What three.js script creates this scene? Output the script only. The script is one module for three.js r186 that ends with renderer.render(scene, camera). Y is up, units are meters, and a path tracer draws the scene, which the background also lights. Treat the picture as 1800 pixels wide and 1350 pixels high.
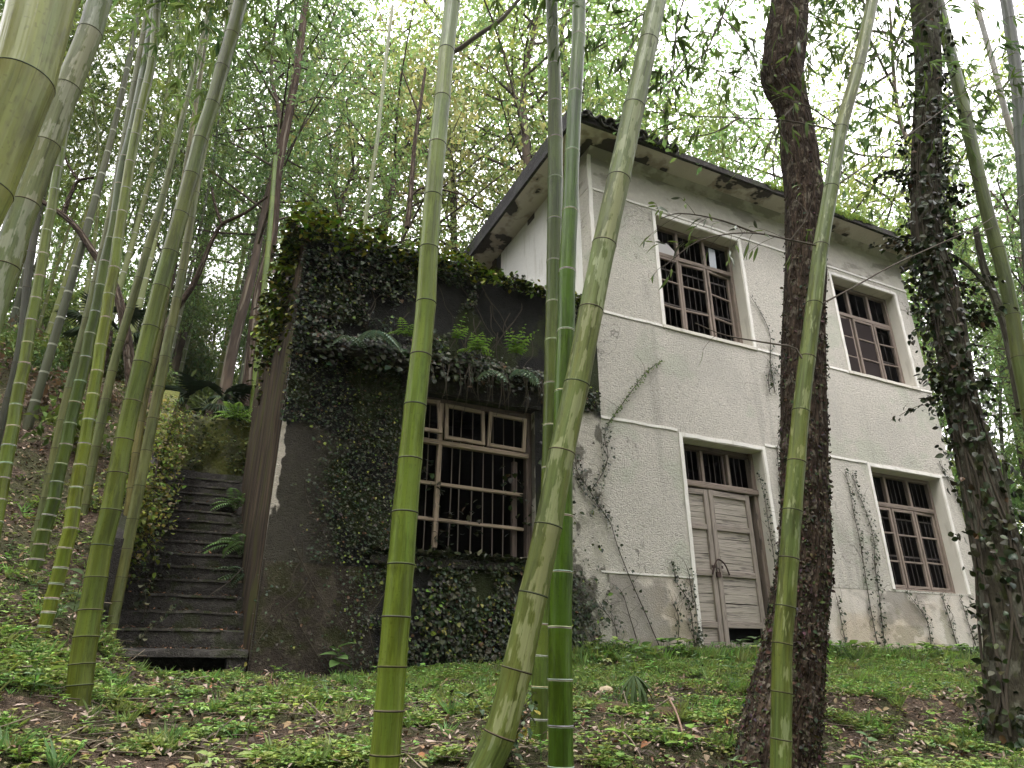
import * as THREE from 'three';
import { mergeGeometries } from 'three/addons/utils/BufferGeometryUtils.js';

// ---------------------------------------------------------------- camera, sky, sun, exposure
const scene = new THREE.Scene();
const FOCAL = 1198.45, PW = 1800, PH = 1350, YAW = THREE.MathUtils.degToRad(-25.614), PITCH = THREE.MathUtils.degToRad(22.758);
const EYE = new THREE.Vector3(0, 0, 6.8);                       // heights are measured from eye level
const camera = new THREE.PerspectiveCamera(2 * THREE.MathUtils.radToDeg(Math.atan(PH / 2 / FOCAL)), PW / PH, 0.05, 400);
camera.position.copy(EYE);
camera.rotation.set(PITCH, YAW, 0, 'YXZ');
camera.updateMatrixWorld(true);

const SKY_LEVEL = 1.15;
{
  const w = 64, h = 32, d = new Float32Array(w * h * 4);
  for (let j = 0; j < h; j++) for (let i = 0; i < w; i++) {
    const el = ((j + 0.5) / h - 0.5) * Math.PI, s = Math.max(0, Math.sin(el)), k = SKY_LEVEL * (0.37 + 0.74 * s), o = (j * w + i) * 4;
    d[o] = k * 1.02; d[o + 1] = k * 0.985; d[o + 2] = k * 1.04; d[o + 3] = 1;
  }
  const sky = new THREE.DataTexture(d, w, h, THREE.RGBAFormat, THREE.FloatType);
  sky.mapping = THREE.EquirectangularReflectionMapping; sky.magFilter = THREE.LinearFilter; sky.needsUpdate = true;
  scene.background = sky; scene.environment = sky;
}
const sun = new THREE.DirectionalLight(new THREE.Color(1, 0.97, 0.91), 0.5);
sun.position.set(-7, 30, 12); sun.target.position.set(4, 1, 0);
sun.castShadow = true; sun.shadow.radius = 30; sun.shadow.mapSize.set(2048, 2048);
Object.assign(sun.shadow.camera, { left: -25, right: 25, top: 25, bottom: -25, near: 1, far: 80 });
scene.add(sun, sun.target);

const renderer = new THREE.WebGLRenderer();
renderer.toneMapping = THREE.LinearToneMapping;
scene.fog = new THREE.FogExp2(new THREE.Color(0.93, 0.95, 0.97), 0.0005);
renderer.toneMappingExposure = 5.3;
renderer.shadowMap.enabled = true;

// ---------------------------------------------------------------- helpers
function rng(seed) { let a = seed >>> 0; return () => { a = (a + 0x6D2B79F5) | 0; let t = Math.imul(a ^ (a >>> 15), 1 | a); t = (t + Math.imul(t ^ (t >>> 7), 61 | t)) ^ t; return ((t ^ (t >>> 14)) >>> 0) / 4294967296; }; }
const V = (x, y, z) => new THREE.Vector3(x, y, z);
const lerp = (a, b, t) => a + (b - a) * t, clamp = (x, a = 0, b = 1) => Math.min(b, Math.max(a, x));
const smooth = (a, b, x) => { const t = clamp((x - a) / (b - a)); return t * t * (3 - 2 * t); };
const used = new Map();
function numbered(n) { const k = used.get(n) ?? 0; used.set(n, k + 1); return k ? n + '_' + String(k).padStart(3, '0') : n; }
function shade(o) { o.castShadow = true; o.receiveShadow = true; return o; }
function tag(o, label, category, group, kind) { if (label) o.userData.label = label; if (category) o.userData.category = category; if (group) o.userData.group = group; if (kind) o.userData.kind = kind; return o; }
function thing(name, label, category, base = V(0, 0, 0), group) { const g = new THREE.Group(); g.name = numbered(name); g.position.copy(base); scene.add(g); return tag(g, label, category, group); }
function part(parent, name, geo, mat) {                          // geometry in world metres, stored relative to its parents' bases
  const off = V(0, 0, 0); for (let p = parent; p && p !== scene; p = p.parent) off.add(p.position);
  geo.translate(-off.x, -off.y, -off.z);
  const m = shade(new THREE.Mesh(geo, mat)); m.name = name; parent.add(m); return m;
}
function structure(name, geo, mat) { const m = shade(new THREE.Mesh(geo, mat)); m.name = name; m.userData.kind = 'structure'; scene.add(m); return m; }
function stuff(name, geo, mat, mats, cols, label, category, parent = scene) {
  const m = shade(new THREE.InstancedMesh(geo, mat, mats.length)); m.name = name; m.userData.kind = 'stuff';
  mats.forEach((t, i) => { m.setMatrixAt(i, t); if (cols) m.setColorAt(i, cols[i]); });
  if (label) m.userData.label = label; if (category) m.userData.category = category;
  parent.add(m); return m;
}
// a point of the place from where it appears: the vertical plane lying `dist` metres ahead of the camera
const HEAD = V(-Math.sin(YAW), 0, -Math.cos(YAW));
function rayOf(px, py) { return V((px - PW / 2) / FOCAL, -(py - PH / 2) / FOCAL, -1).applyQuaternion(camera.quaternion); }
function ahead(px, py, dist) { const d = rayOf(px, py), t = dist / (d.x * HEAD.x + d.z * HEAD.z); return { p: EYE.clone().addScaledVector(d, t), depth: t }; }
const camInv = camera.quaternion.clone().invert();
function pixelOf(p) { const c = p.clone().sub(EYE).applyQuaternion(camInv); return [PW / 2 + FOCAL * c.x / -c.z, PH / 2 - FOCAL * c.y / -c.z, -c.z]; }

// value noise, tiling with period (nx, ny)
function hash2(i, j, s) { let h = Math.imul(i, 374761393) ^ Math.imul(j, 668265263) ^ Math.imul(s, 1442695041); h = Math.imul(h ^ (h >>> 13), 1274126177); return ((h ^ (h >>> 16)) >>> 0) / 4294967296; }
function vn(x, y, s, nx = 0, ny = 0) {
  const i = Math.floor(x), j = Math.floor(y), fx = x - i, fy = y - j, u = fx * fx * (3 - 2 * fx), v = fy * fy * (3 - 2 * fy);
  const wx = (k) => nx ? ((k % nx) + nx) % nx : k, wy = (k) => ny ? ((k % ny) + ny) % ny : k;
  const a = hash2(wx(i), wy(j), s), b = hash2(wx(i + 1), wy(j), s), c = hash2(wx(i), wy(j + 1), s), d = hash2(wx(i + 1), wy(j + 1), s);
  return lerp(lerp(a, b, u), lerp(c, d, u), v);
}
function fbm(x, y, s, oct = 4, nx = 0, ny = 0) { let r = 0, a = 0.5, t = 0; for (let o = 0; o < oct; o++) { r += a * vn(x, y, s + o * 17, nx, ny); t += a; a *= 0.55; x *= 2; y *= 2; nx *= 2; ny *= 2; } return r / t; }
const toS = (c) => { c = clamp(c); return 255 * (c <= 0.0031308 ? 12.92 * c : 1.055 * Math.pow(c, 1 / 2.4) - 0.055); };
function tex(w, h, fn, { srgb = true, repeat, offset } = {}) {
  const d = new Uint8Array(w * h * 4);
  for (let j = 0; j < h; j++) for (let i = 0; i < w; i++) {
    const c = fn((i + 0.5) / w, (j + 0.5) / h), o = (j * w + i) * 4;
    if (srgb) { d[o] = toS(c[0]); d[o + 1] = toS(c[1]); d[o + 2] = toS(c[2]); } else d[o] = d[o + 1] = d[o + 2] = 255 * clamp(c);
    d[o + 3] = 255;
  }
  const t = new THREE.DataTexture(d, w, h); t.wrapS = t.wrapT = THREE.RepeatWrapping; t.magFilter = THREE.LinearFilter;
  if (srgb) t.colorSpace = THREE.SRGBColorSpace; if (repeat) t.repeat.set(...repeat); if (offset) t.offset.set(...offset);
  t.needsUpdate = true; return t;
}
function reuse(t, rx, ry, ox = 0, oy = 0) { const c = t.clone(); c.repeat.set(rx, ry); c.offset.set(ox, oy); c.needsUpdate = true; return c; }
const mix3 = (a, b, t) => [lerp(a[0], b[0], t), lerp(a[1], b[1], t), lerp(a[2], b[2], t)];
const std = (o) => new THREE.MeshStandardMaterial(o), dull = (o) => new THREE.MeshPhysicalMaterial({ specularIntensity: 0.25, ...o });
const C = (r, g, b) => new THREE.Color().setRGB(r, g, b);
// uv in metres from the dominant axis of each face
function metric(g) {
  if (g.index) g = g.toNonIndexed();
  const p = g.attributes.position, n = p.count, uv = new Float32Array(n * 2); g.computeVertexNormals(); const a = V(0, 0, 0), b = V(0, 0, 0), c = V(0, 0, 0);
  for (let i = 0; i < n; i += 3) {
    a.fromBufferAttribute(p, i); b.fromBufferAttribute(p, i + 1); c.fromBufferAttribute(p, i + 2);
    const nn = b.clone().sub(a).cross(c.clone().sub(a)), ax = Math.abs(nn.x), ay = Math.abs(nn.y), az = Math.abs(nn.z);
    [a, b, c].forEach((q, k) => { const [u, v] = az >= ax && az >= ay ? [q.x, q.y] : ax >= ay ? [q.z, q.y] : [q.x, q.z]; uv[(i + k) * 2] = u; uv[(i + k) * 2 + 1] = v; });
  }
  g.setAttribute('uv', new THREE.BufferAttribute(uv, 2)); return g;
}
function box(x0, x1, y0, y1, z0, z1) { const g = new THREE.BoxGeometry(x1 - x0, y1 - y0, z1 - z0); g.translate((x0 + x1) / 2, (y0 + y1) / 2, (z0 + z1) / 2); return metric(g); }
// a squared timber from a to b, slightly bevelled, width w across and depth d towards +z
function timber(a, b, w, d, uOff = 0) {
  const L = a.distanceTo(b), s = new THREE.Shape(), e = Math.min(w, d) * 0.1; s.moveTo(-w / 2 + e, -d / 2); s.lineTo(w / 2 - e, -d / 2); s.lineTo(w / 2, -d / 2 + e); s.lineTo(w / 2, d / 2 - e); s.lineTo(w / 2 - e, d / 2); s.lineTo(-w / 2 + e, d / 2); s.lineTo(-w / 2, d / 2 - e); s.lineTo(-w / 2, -d / 2 + e);
  let g = new THREE.ExtrudeGeometry(s, { depth: L, bevelEnabled: false, steps: 1 }); g = g.index ? g.toNonIndexed() : g;
  const p = g.attributes.position, uv = new Float32Array(p.count * 2);
  for (let i = 0; i < p.count; i++) { uv[2 * i] = p.getZ(i) + uOff; uv[2 * i + 1] = p.getX(i) + p.getY(i) + uOff * 0.37; }
  g.setAttribute('uv', new THREE.BufferAttribute(uv, 2));
  const dir = b.clone().sub(a).normalize(), ref = Math.abs(dir.z) > 0.9 ? V(0, 1, 0) : V(0, 0, 1), x = dir.clone().cross(ref).normalize(), y = ref.clone().sub(dir.clone().multiplyScalar(ref.dot(dir))).normalize();
  const m = new THREE.Matrix4().makeBasis(x, y, dir); if (m.determinant() < 0) m.makeBasis(x.negate(), y, dir);
  m.setPosition(a); g.applyMatrix4(m); return g;
}
function tube(points, radius, seg = 24, rad = 6) { const c = new THREE.CatmullRomCurve3(points); const g = new THREE.TubeGeometry(c, seg, radius, rad); return g; }
// tapering tube
function taper(points, r0, r1, seg = 24, rad = 6) {
  const c = new THREE.CatmullRomCurve3(points), g = new THREE.TubeGeometry(c, seg, 1, rad), p = g.attributes.position, q = V(0, 0, 0);
  for (let i = 0; i <= seg; i++) { const o = c.getPointAt(i / seg), r = lerp(r0, r1, i / seg); for (let j = 0; j <= rad; j++) { const k = i * (rad + 1) + j; q.fromBufferAttribute(p, k).sub(o).multiplyScalar(r).add(o); p.setXYZ(k, q.x, q.y, q.z); } }
  return g;
}
function merged(list) { list = list.map((g) => { g = g.index ? g.toNonIndexed() : g; for (const k of Object.keys(g.attributes)) if (!['position', 'normal', 'uv', 'color'].includes(k)) g.deleteAttribute(k); return g; }); return mergeGeometries(list); }
function polygon(g, list) { const s = new THREE.Shape(); list.forEach(([x, y], i) => i ? s.lineTo(x, y) : s.moveTo(x, y)); return s; }

// ---------------------------------------------------------------- textures and materials
const woodTex = tex(512, 256, (u, v) => {
  const g = fbm(u * 6, v * 64, 3, 4, 6, 64), k = fbm(u * 3, v * 12, 9, 3, 3, 12), crack = smooth(0.66, 0.74, fbm(u * 5, v * 48, 31, 3, 5, 48));
  const b = lerp(0.62, 1.1, g) * lerp(0.8, 1.15, k) * (1 - 0.65 * crack); return [b * 0.87, b * 0.86, b * 0.83];
});
const woodBump = tex(512, 256, (u, v) => fbm(u * 5, v * 60, 3, 4, 5, 60) - 0.5 * smooth(0.66, 0.74, fbm(u * 5, v * 48, 31, 3, 5, 48)) + 0.2, { srgb: false });
const wood = (r, g, b) => std({ color: C(r, g, b), map: reuse(woodTex, 0.9, 3.2), bumpMap: reuse(woodBump, 0.9, 3.2), bumpScale: 0.006, roughness: 0.85 });
const M = {};
M.frame = wood(0.27, 0.215, 0.18); M.frameDark = wood(0.13, 0.095, 0.08); M.frameTan = wood(0.36, 0.28, 0.21);
M.door = wood(0.42, 0.38, 0.335); M.doorStile = wood(0.33, 0.285, 0.25); M.rust = std({ color: C(0.05, 0.03, 0.025), roughness: 0.8, metalness: 0.3 });
M.bar = std({ color: C(0.07, 0.058, 0.052), roughness: 0.7, metalness: 0.4 });
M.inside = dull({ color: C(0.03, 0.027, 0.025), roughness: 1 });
const roughTex = tex(1024, 1024, (u, v) => { const w = 0.4 * fbm(u * 6, v * 6, 5, 2, 6, 6); const a = fbm(u * 34 + w * 3, v * 84, 7, 3, 34, 84), b = fbm(u * 130, v * 180, 11, 2, 130, 180); return 0.62 * (1 - Math.abs(2 * a - 1)) + 0.38 * b; }, { srgb: false });
const fineTex = tex(512, 512, (u, v) => 0.7 * fbm(u * 12, v * 12, 15, 5, 12, 12) + 0.3 * vn(u * 160, v * 160, 16, 160, 160), { srgb: false });
const HX = 4.5, HR = 11.4;                                         // house front runs from x = 4.5 to 11.4 in the plane z = 0
const streak = (x, y, s, f = 3) => smooth(0.55, 0.75, fbm(x * f, y * 0.35, s, 4));
const wallTex = tex(2048, 1536, (u, v) => {                        // 7 m x 5.6 m from (4.5, 1.0)
  const x = 4.45 + u * 7, y = 1 + v * 5.6, g = fbm(x * 40, y * 60, 2, 2), b = fbm(x * 1.1, y * 1.1, 4, 4), pits = smooth(0.62, 0.8, vn(x * 55, y * 75, 8));
  let c = mix3([0.50, 0.48, 0.425], [0.585, 0.555, 0.50], b); const k = (0.86 + 0.26 * g) * (1 - 0.09 * pits); c = c.map((q) => q * k);
  const al = smooth(0.56, 0.72, fbm(x * 1.7, y * 2.3, 21, 5)); c = mix3(c, [0.40, 0.44, 0.34], al * 0.45);               // thin algae in patches
  const st = streak(x, y, 33, 2.6) * smooth(0.45, 0.7, fbm(x * 9, y * 1.2, 35, 3)); c = mix3(c, [0.27, 0.255, 0.225], st * 0.34); // run-off stains
  const speck = smooth(0.8, 0.86, vn(x * 32, y * 32, 41)); c = mix3(c, [0.2, 0.19, 0.17], speck * 0.22); const damp = smooth(0.52, 0.66, fbm(x * 0.8 + 3, y * 0.7, 43, 6)); c = mix3(c, [0.40, 0.385, 0.35], damp * 0.35); const cr = 1 - Math.abs(2 * fbm(x * 1.5, y * 1.9 + 7, 47, 5) - 1), cm = smooth(0.5, 0.6, fbm(x * 0.7, y * 0.7, 49, 3)); return mix3(c, [0.17, 0.16, 0.14], smooth(0.985, 0.996, cr) * cm * 0.7);
}, { repeat: [1 / 7, 1 / 5.6], offset: [-4.45 / 7, -1 / 5.6] });
M.roughcast = std({ color: C(0.88, 0.87, 0.86), map: wallTex, bumpMap: reuse(roughTex, 1 / 1.0, 1 / 1.0), bumpScale: 0.018, roughness: 0.95 });
const dadoTex = tex(1024, 256, (u, v) => {                         // 7 m x 1.4 m from (4.4, -0.3)
  const x = 4.4 + u * 7, y = -0.3 + v * 1.4, b = fbm(x * 1.3, y * 2, 51, 4), g = fbm(x * 9, y * 9, 52, 4);
  let c = mix3([0.55, 0.51, 0.46], [0.52, 0.445, 0.36], smooth(0.38, 0.62, b * 0.75 + 0.25 * (1 - v))); c = c.map((q) => q * (0.88 + 0.24 * g));
  const dirt = smooth(0.46, 0.6, fbm(x * 1.6, y * 2.6, 55, 5) + 0.11 * (x < 5.3 ? 1 : 0)); c = mix3(c, [0.15, 0.14, 0.12], dirt * 0.62);
  const moss = smooth(0.5, 0.62, fbm(x * 3, y * 4, 57, 5) + 0.35 * (0.3 - v)); c = mix3(c, [0.2, 0.19, 0.12], moss * 0.5);
  const st = streak(x, y, 59, 7); c = mix3(c, [0.30, 0.28, 0.25], st * 0.2); return c;
}, { repeat: [1 / 7, 1 / 1.4], offset: [-4.4 / 7, 0.3 / 1.4] });
M.dado = std({ color: C(0.9, 0.89, 0.88), map: dadoTex, bumpMap: reuse(fineTex, 1 / 1.5, 1 / 1.5), bumpScale: 0.012, roughness: 0.9 });
const friezeTex = tex(1024, 128, (u, v) => {
  const x = u * 7.4, y = v * 0.9, b = fbm(x * 1.4, y * 2, 61, 4), g = fbm(x * 14, y * 14, 62, 3); let c = mix3([0.36, 0.34, 0.30], [0.46, 0.435, 0.385], b).map((q) => q * (0.9 + 0.2 * g));
  const mold = smooth(0.5, 0.62, fbm(x * 2.2, y * 5, 63, 5) + 0.16 * (v - 0.6)); return mix3(c, [0.16, 0.15, 0.125], mold * 0.6);
}, { repeat: [1 / 7.4, 1 / 0.9], offset: [-4.4 / 7.4, -6.5 / 0.9] });
M.frieze = std({ map: friezeTex, bumpMap: reuse(fineTex, 1, 1), bumpScale: 0.01, roughness: 0.92 });
const whiteTex = tex(512, 512, (u, v) => { const b = fbm(u * 4, v * 4, 71, 5, 4, 4), st = smooth(0.58, 0.75, fbm(u * 20, v * 3, 73, 4, 20, 3)); const k = 0.8 + 0.25 * b; return mix3([0.72 * k, 0.71 * k, 0.68 * k], [0.42, 0.40, 0.35], st * 0.4); });
M.white = std({ color: C(0.92, 0.92, 0.92), map: reuse(whiteTex, 0.5, 0.5), bumpMap: reuse(fineTex, 1, 1), bumpScale: 0.008, roughness: 0.9 });
M.trim = std({ color: C(1.02, 1.0, 0.97), map: reuse(whiteTex, 1.2, 1.2), bumpMap: reuse(fineTex, 2, 2), bumpScale: 0.006, roughness: 0.85 });
M.reveal = std({ color: C(0.82, 0.79, 0.73), map: reuse(whiteTex, 0.7, 0.7), roughness: 0.92 });
const soffitTex = tex(1024, 1024, (u, v) => {                      // pale plaster flaking off dark laths
  const x = u * 4, y = v * 4, b = fbm(x * 2, y * 2, 81, 4, 8, 8); let c = mix3([0.46, 0.41, 0.34], [0.56, 0.53, 0.47], b);
  const f = fbm(u * 7, v * 7, 83, 5, 7, 7), peel = smooth(0.575, 0.605, f), rim = smooth(0.5, 0.575, f) * (1 - peel); c = mix3(c, [0.24, 0.19, 0.14], rim * 0.7); return mix3(c, [0.045, 0.038, 0.032], peel);
});
M.soffit = std({ map: reuse(soffitTex, 0.25, 0.25), bumpMap: reuse(fineTex, 1, 1), bumpScale: 0.02, roughness: 0.95 });
const darkTex = tex(1024, 1024, (u, v) => {
  const b = fbm(u * 5, v * 5, 91, 5, 5, 5), p = smooth(0.52, 0.7, fbm(u * 9, v * 9, 93, 5, 9, 9)), m = smooth(0.56, 0.7, fbm(u * 7, v * 7, 95, 5, 7, 7)), s = smooth(0.7, 0.8, vn(u * 90, v * 90, 97, 90, 90));
  let c = mix3([0.035, 0.033, 0.032], [0.085, 0.08, 0.075], b); c = mix3(c, [0.13, 0.125, 0.115], p * 0.6); c = mix3(c, [0.045, 0.06, 0.02], m * 0.6); return mix3(c, [0.2, 0.19, 0.17], s * 0.25);
});
M.darkConcrete = dull({ color: C(0.5, 0.48, 0.46), map: reuse(darkTex, 0.6, 0.6), bumpMap: reuse(fineTex, 0.9, 0.9), bumpScale: 0.025, roughness: 0.85 });
M.fascia = dull({ color: C(0.5, 0.51, 0.55), map: reuse(darkTex, 0.35, 0.35), bumpMap: reuse(fineTex, 1, 1), bumpScale: 0.015, roughness: 0.7 });
M.tile = std({ color: C(1.3, 1.3, 1.25), map: reuse(darkTex, 1.5, 1.5), bumpMap: reuse(fineTex, 3, 3), bumpScale: 0.008, roughness: 0.9 });
const mossTex = tex(1024, 1024, (u, v) => {
  const b = fbm(u * 8, v * 8, 101, 5, 8, 8), l = fbm(u * 40, v * 40, 103, 3, 40, 40), bare = smooth(0.5, 0.6, fbm(u * 6, v * 6, 105, 5, 6, 6));
  let c = mix3([0.09, 0.10, 0.03], [0.25, 0.24, 0.09], b * 0.6 + l * 0.4); c = mix3(c, [0.2, 0.19, 0.15], bare * 0.55); return c.map((q) => q * (0.75 + 0.5 * l));
});
M.moss = dull({ color: C(0.8, 0.85, 0.7), map: reuse(mossTex, 0.7, 0.7), bumpMap: reuse(fineTex, 1.5, 1.5), bumpScale: 0.05, roughness: 1 });
const annexTex = tex(1024, 1228, (u, v) => {                       // 4 m x 4.8 m from (0.6, -0.2)
  const x = 0.6 + u * 4, y = -0.2 + v * 4.8, n = fbm(x * 1.6, y * 1.6, 111, 5), g = fbm(x * 20, y * 20, 113, 3), w = 0.35 * (fbm(x * 2.2, y * 2.2, 117, 5) - 0.5);
  let c = mix3([0.011, 0.0108, 0.0105], [0.034, 0.033, 0.031], n);                                                     // black weathered render
  c = mix3(c, [0.04, 0.05, 0.018], smooth(0.5, 0.62, fbm(x * 2.6, y * 2.6, 119, 5)) * 0.7);
  const left = smooth(0.06, -0.06, x - 1.32 + w * 2) * smooth(-0.04, 0.04, 2.3 - y + w); c = mix3(c, [0.072, 0.064, 0.053], left * 0.85);   // brown roughcast by the corner
  const dado = smooth(0.012, -0.012, y - 0.93) * smooth(0.05, -0.05, x - 1.75 + w); c = mix3(c, mix3([0.04, 0.034, 0.027], [0.075, 0.064, 0.05], n), dado * 0.9);
  const eg = fbm(x * 14, y * 9, 123, 4) - 0.5, edge = smooth(0.012, -0.008, x - 0.775 + eg * 0.12 + 0.03 * (y - 1.4)) * smooth(-0.03, 0.03, y - 1.4 + eg * 0.3) * smooth(0.08, -0.08, y - 2.25 + eg); c = mix3(c, [0.62, 0.56, 0.48], edge);
  const pale = smooth(-0.05, 0.05, x - 3.75 + w * 0.6) * smooth(0.08, -0.08, y - 2.95 + w * 1.5); let pc = mix3([0.46, 0.43, 0.37], [0.54, 0.51, 0.45], n);
  pc = mix3(pc, [0.10, 0.095, 0.075], smooth(0.53, 0.6, fbm(x * 4, y * 2.6, 121, 5) + (y < 1.1 ? 0.06 : 0) + (x < 3.98 ? 0.05 : 0)) * 0.85); c = mix3(c, pc, pale);
  return c.map((q) => q * (0.8 + 0.4 * g));
}, { repeat: [1 / 4, 1 / 4.8], offset: [-0.6 / 4, 0.2 / 4.8] });
M.annex = dull({ map: annexTex, bumpMap: reuse(roughTex, 1 / 0.9, 1 / 0.9), bumpScale: 0.022, roughness: 0.9 });
const sideTex = tex(512, 512, (u, v) => {                          // streaky brown-green side wall
  const s = fbm(u * 26, v * 3, 131, 5, 26, 3), b = fbm(u * 4, v * 4, 133, 4, 4, 4), m = smooth(0.5, 0.66, fbm(u * 8, v * 4, 135, 5, 8, 4)); let c = mix3([0.014, 0.011, 0.009], [0.105, 0.078, 0.05], s * s * 1.4); c = mix3(c, [0.06, 0.062, 0.02], m * 0.75); return c.map((q) => q * (0.75 + 0.5 * b));
});
M.side = dull({ map: reuse(sideTex, 1.1, 0.4), bumpMap: reuse(sideTex, 1.1, 0.4), bumpScale: 0.05, roughness: 1 });
// bamboo skin: fine long fibres, scratches, and on old culms pale lichen
function culmTexture(seed, lichen) {
  return tex(512, 1024, (u, v) => {
    const f = fbm(u * 70, v * 4, seed, 3, 70, 4), b = fbm(u * 9, v * 3, seed + 5, 4, 9, 3), sc = smooth(0.66, 0.76, fbm(u * 46, v * 2, seed + 9, 3, 46, 2)), sp = smooth(0.8, 0.9, vn(u * 70, v * 140, seed + 12, 70, 140));
    const d = smooth(0.5, 0.68, fbm(u * 16, v * 5, seed + 14, 5, 16, 5)), k = 0.52 + 0.34 * f + 0.46 * b; let c = [k * lerp(0.86, 1.16, b), k, k * lerp(1.2, 0.8, b)]; c = mix3(c, [0.36, 0.37, 0.33], sc * 0.6); c = mix3(c, [0.30, 0.28, 0.2], sp * 0.4); c = mix3(c, [0.46, 0.43, 0.3], d * 0.5); const dirt = smooth(0.54, 0.66, fbm(u * 7, v * 7, seed + 31, 6, 7, 7)), sc2 = smooth(0.62, 0.7, fbm(u * 22, v * 9, seed + 37, 5, 22, 9)); c = mix3(c, [0.2, 0.17, 0.1], dirt * 0.45); c = mix3(c, [1.0, 0.95, 1.4], sc2 * 0.3);
    if (lichen) {
      const q = fbm(u * 13, v * 15, seed + 20, 6, 13, 15), band = Math.exp(-Math.pow((u - lichen) / 0.085, 2)), p = 0.95 * smooth(0.60, 0.69, q + 0.2 * band - 0.02 + 0.1 * (f - 0.5)), h = smooth(0.48, 0.6, fbm(u * 14, v * 9, seed + 25, 5, 14, 9) + 0.16 * (f - 0.5));
      c = mix3(c, [1.15, 1.22, 1.75], h * 0.28); c = mix3(c, [2.0, 1.75, 3.9].map((w) => w * (0.8 + 0.4 * f)), p * 0.85);
      c = c.map((w) => w * 0.25);
    }
    return c;
  });
}
const culmA = culmTexture(201), culmL = culmTexture(301, 0.56), culmM = culmTexture(331, 0.9);
const culmBump = tex(256, 512, (u, v) => fbm(u * 60, v * 5, 211, 3, 60, 5), { srgb: false });
const skinCache = new Map();
function skin(r, g, b, old, rough = 0.42) {
  const k = [r, g, b, old, rough].join(); if (skinCache.has(k)) return skinCache.get(k);
  const s = (old ? 4 : 1) * (rough < 0.58 ? 0.62 : 0.76), m = new THREE.MeshPhysicalMaterial({ color: C(r * s, g * s, b * s * 0.8), map: old === 2 ? culmM : old ? culmL : culmA, bumpMap: culmBump, bumpScale: 0.002, roughness: rough * 0.85, specularIntensity: 0.5, vertexColors: true }); skinCache.set(k, m); return m;
}
M.ring = dull({ vertexColors: true, roughness: 0.9 });
const barkTex = tex(512, 1024, (u, v) => { const f = fbm(u * 14, v * 9, 141, 5, 14, 9), r = 1 - Math.abs(2 * fbm(u * 18, v * 6, 143, 4, 18, 6) - 1), l = smooth(0.62, 0.72, fbm(u * 12, v * 16, 145, 4, 12, 16)); let c = mix3([0.022, 0.016, 0.012], [0.095, 0.068, 0.05], f).map((q) => q * (1.2 - 0.75 * r)); return mix3(c, [0.17, 0.15, 0.12], l * 0.45); });
const barkBump = tex(512, 1024, (u, v) => 1 - Math.pow(1 - Math.abs(2 * fbm(u * 18, v * 6, 143, 4, 18, 6) - 1), 2) * 0.8 - 0.2 * fbm(u * 30, v * 40, 149, 3, 30, 40), { srgb: false });
M.bark = dull({ color: C(1.35, 1.35, 1.3), map: barkTex, bumpMap: barkBump, bumpScale: 0.03, roughness: 0.95 });
const barkPaleTex = tex(512, 1024, (u, v) => { const f = fbm(u * 9, v * 20, 151, 5, 9, 20), p = smooth(0.47, 0.56, fbm(u * 7, v * 11, 153, 5, 7, 11)); let c = mix3([0.028, 0.024, 0.018], [0.075, 0.066, 0.048], f); c = mix3(c, [0.135, 0.13, 0.105], p * (0.35 + 0.6 * f)); return mix3(c, [0.05, 0.065, 0.02], smooth(0.58, 0.7, fbm(u * 8, v * 9, 157, 4, 8, 9)) * 0.6); });
M.barkPale = dull({ color: C(0.85, 0.87, 0.82), map: barkPaleTex, bumpMap: barkBump, bumpScale: 0.012, roughness: 0.95 });
M.twig = std({ color: C(0.075, 0.06, 0.045), roughness: 0.9 });
M.stem = std({ color: C(0.10, 0.13, 0.04), roughness: 0.7 });
M.vine = dull({ color: C(0.065, 0.055, 0.042), roughness: 0.95 });
const leafMat = (r, g, b, t = 0.35, rough = 0.92) => t ? new THREE.MeshPhysicalMaterial({ color: C(r, g, b), vertexColors: true, roughness: rough, transmission: t, thickness: 0, specularIntensity: 0.3, side: THREE.DoubleSide }) : dull({ color: C(r, g, b), vertexColors: true, roughness: rough, specularIntensity: 0.42, side: THREE.DoubleSide });

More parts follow.
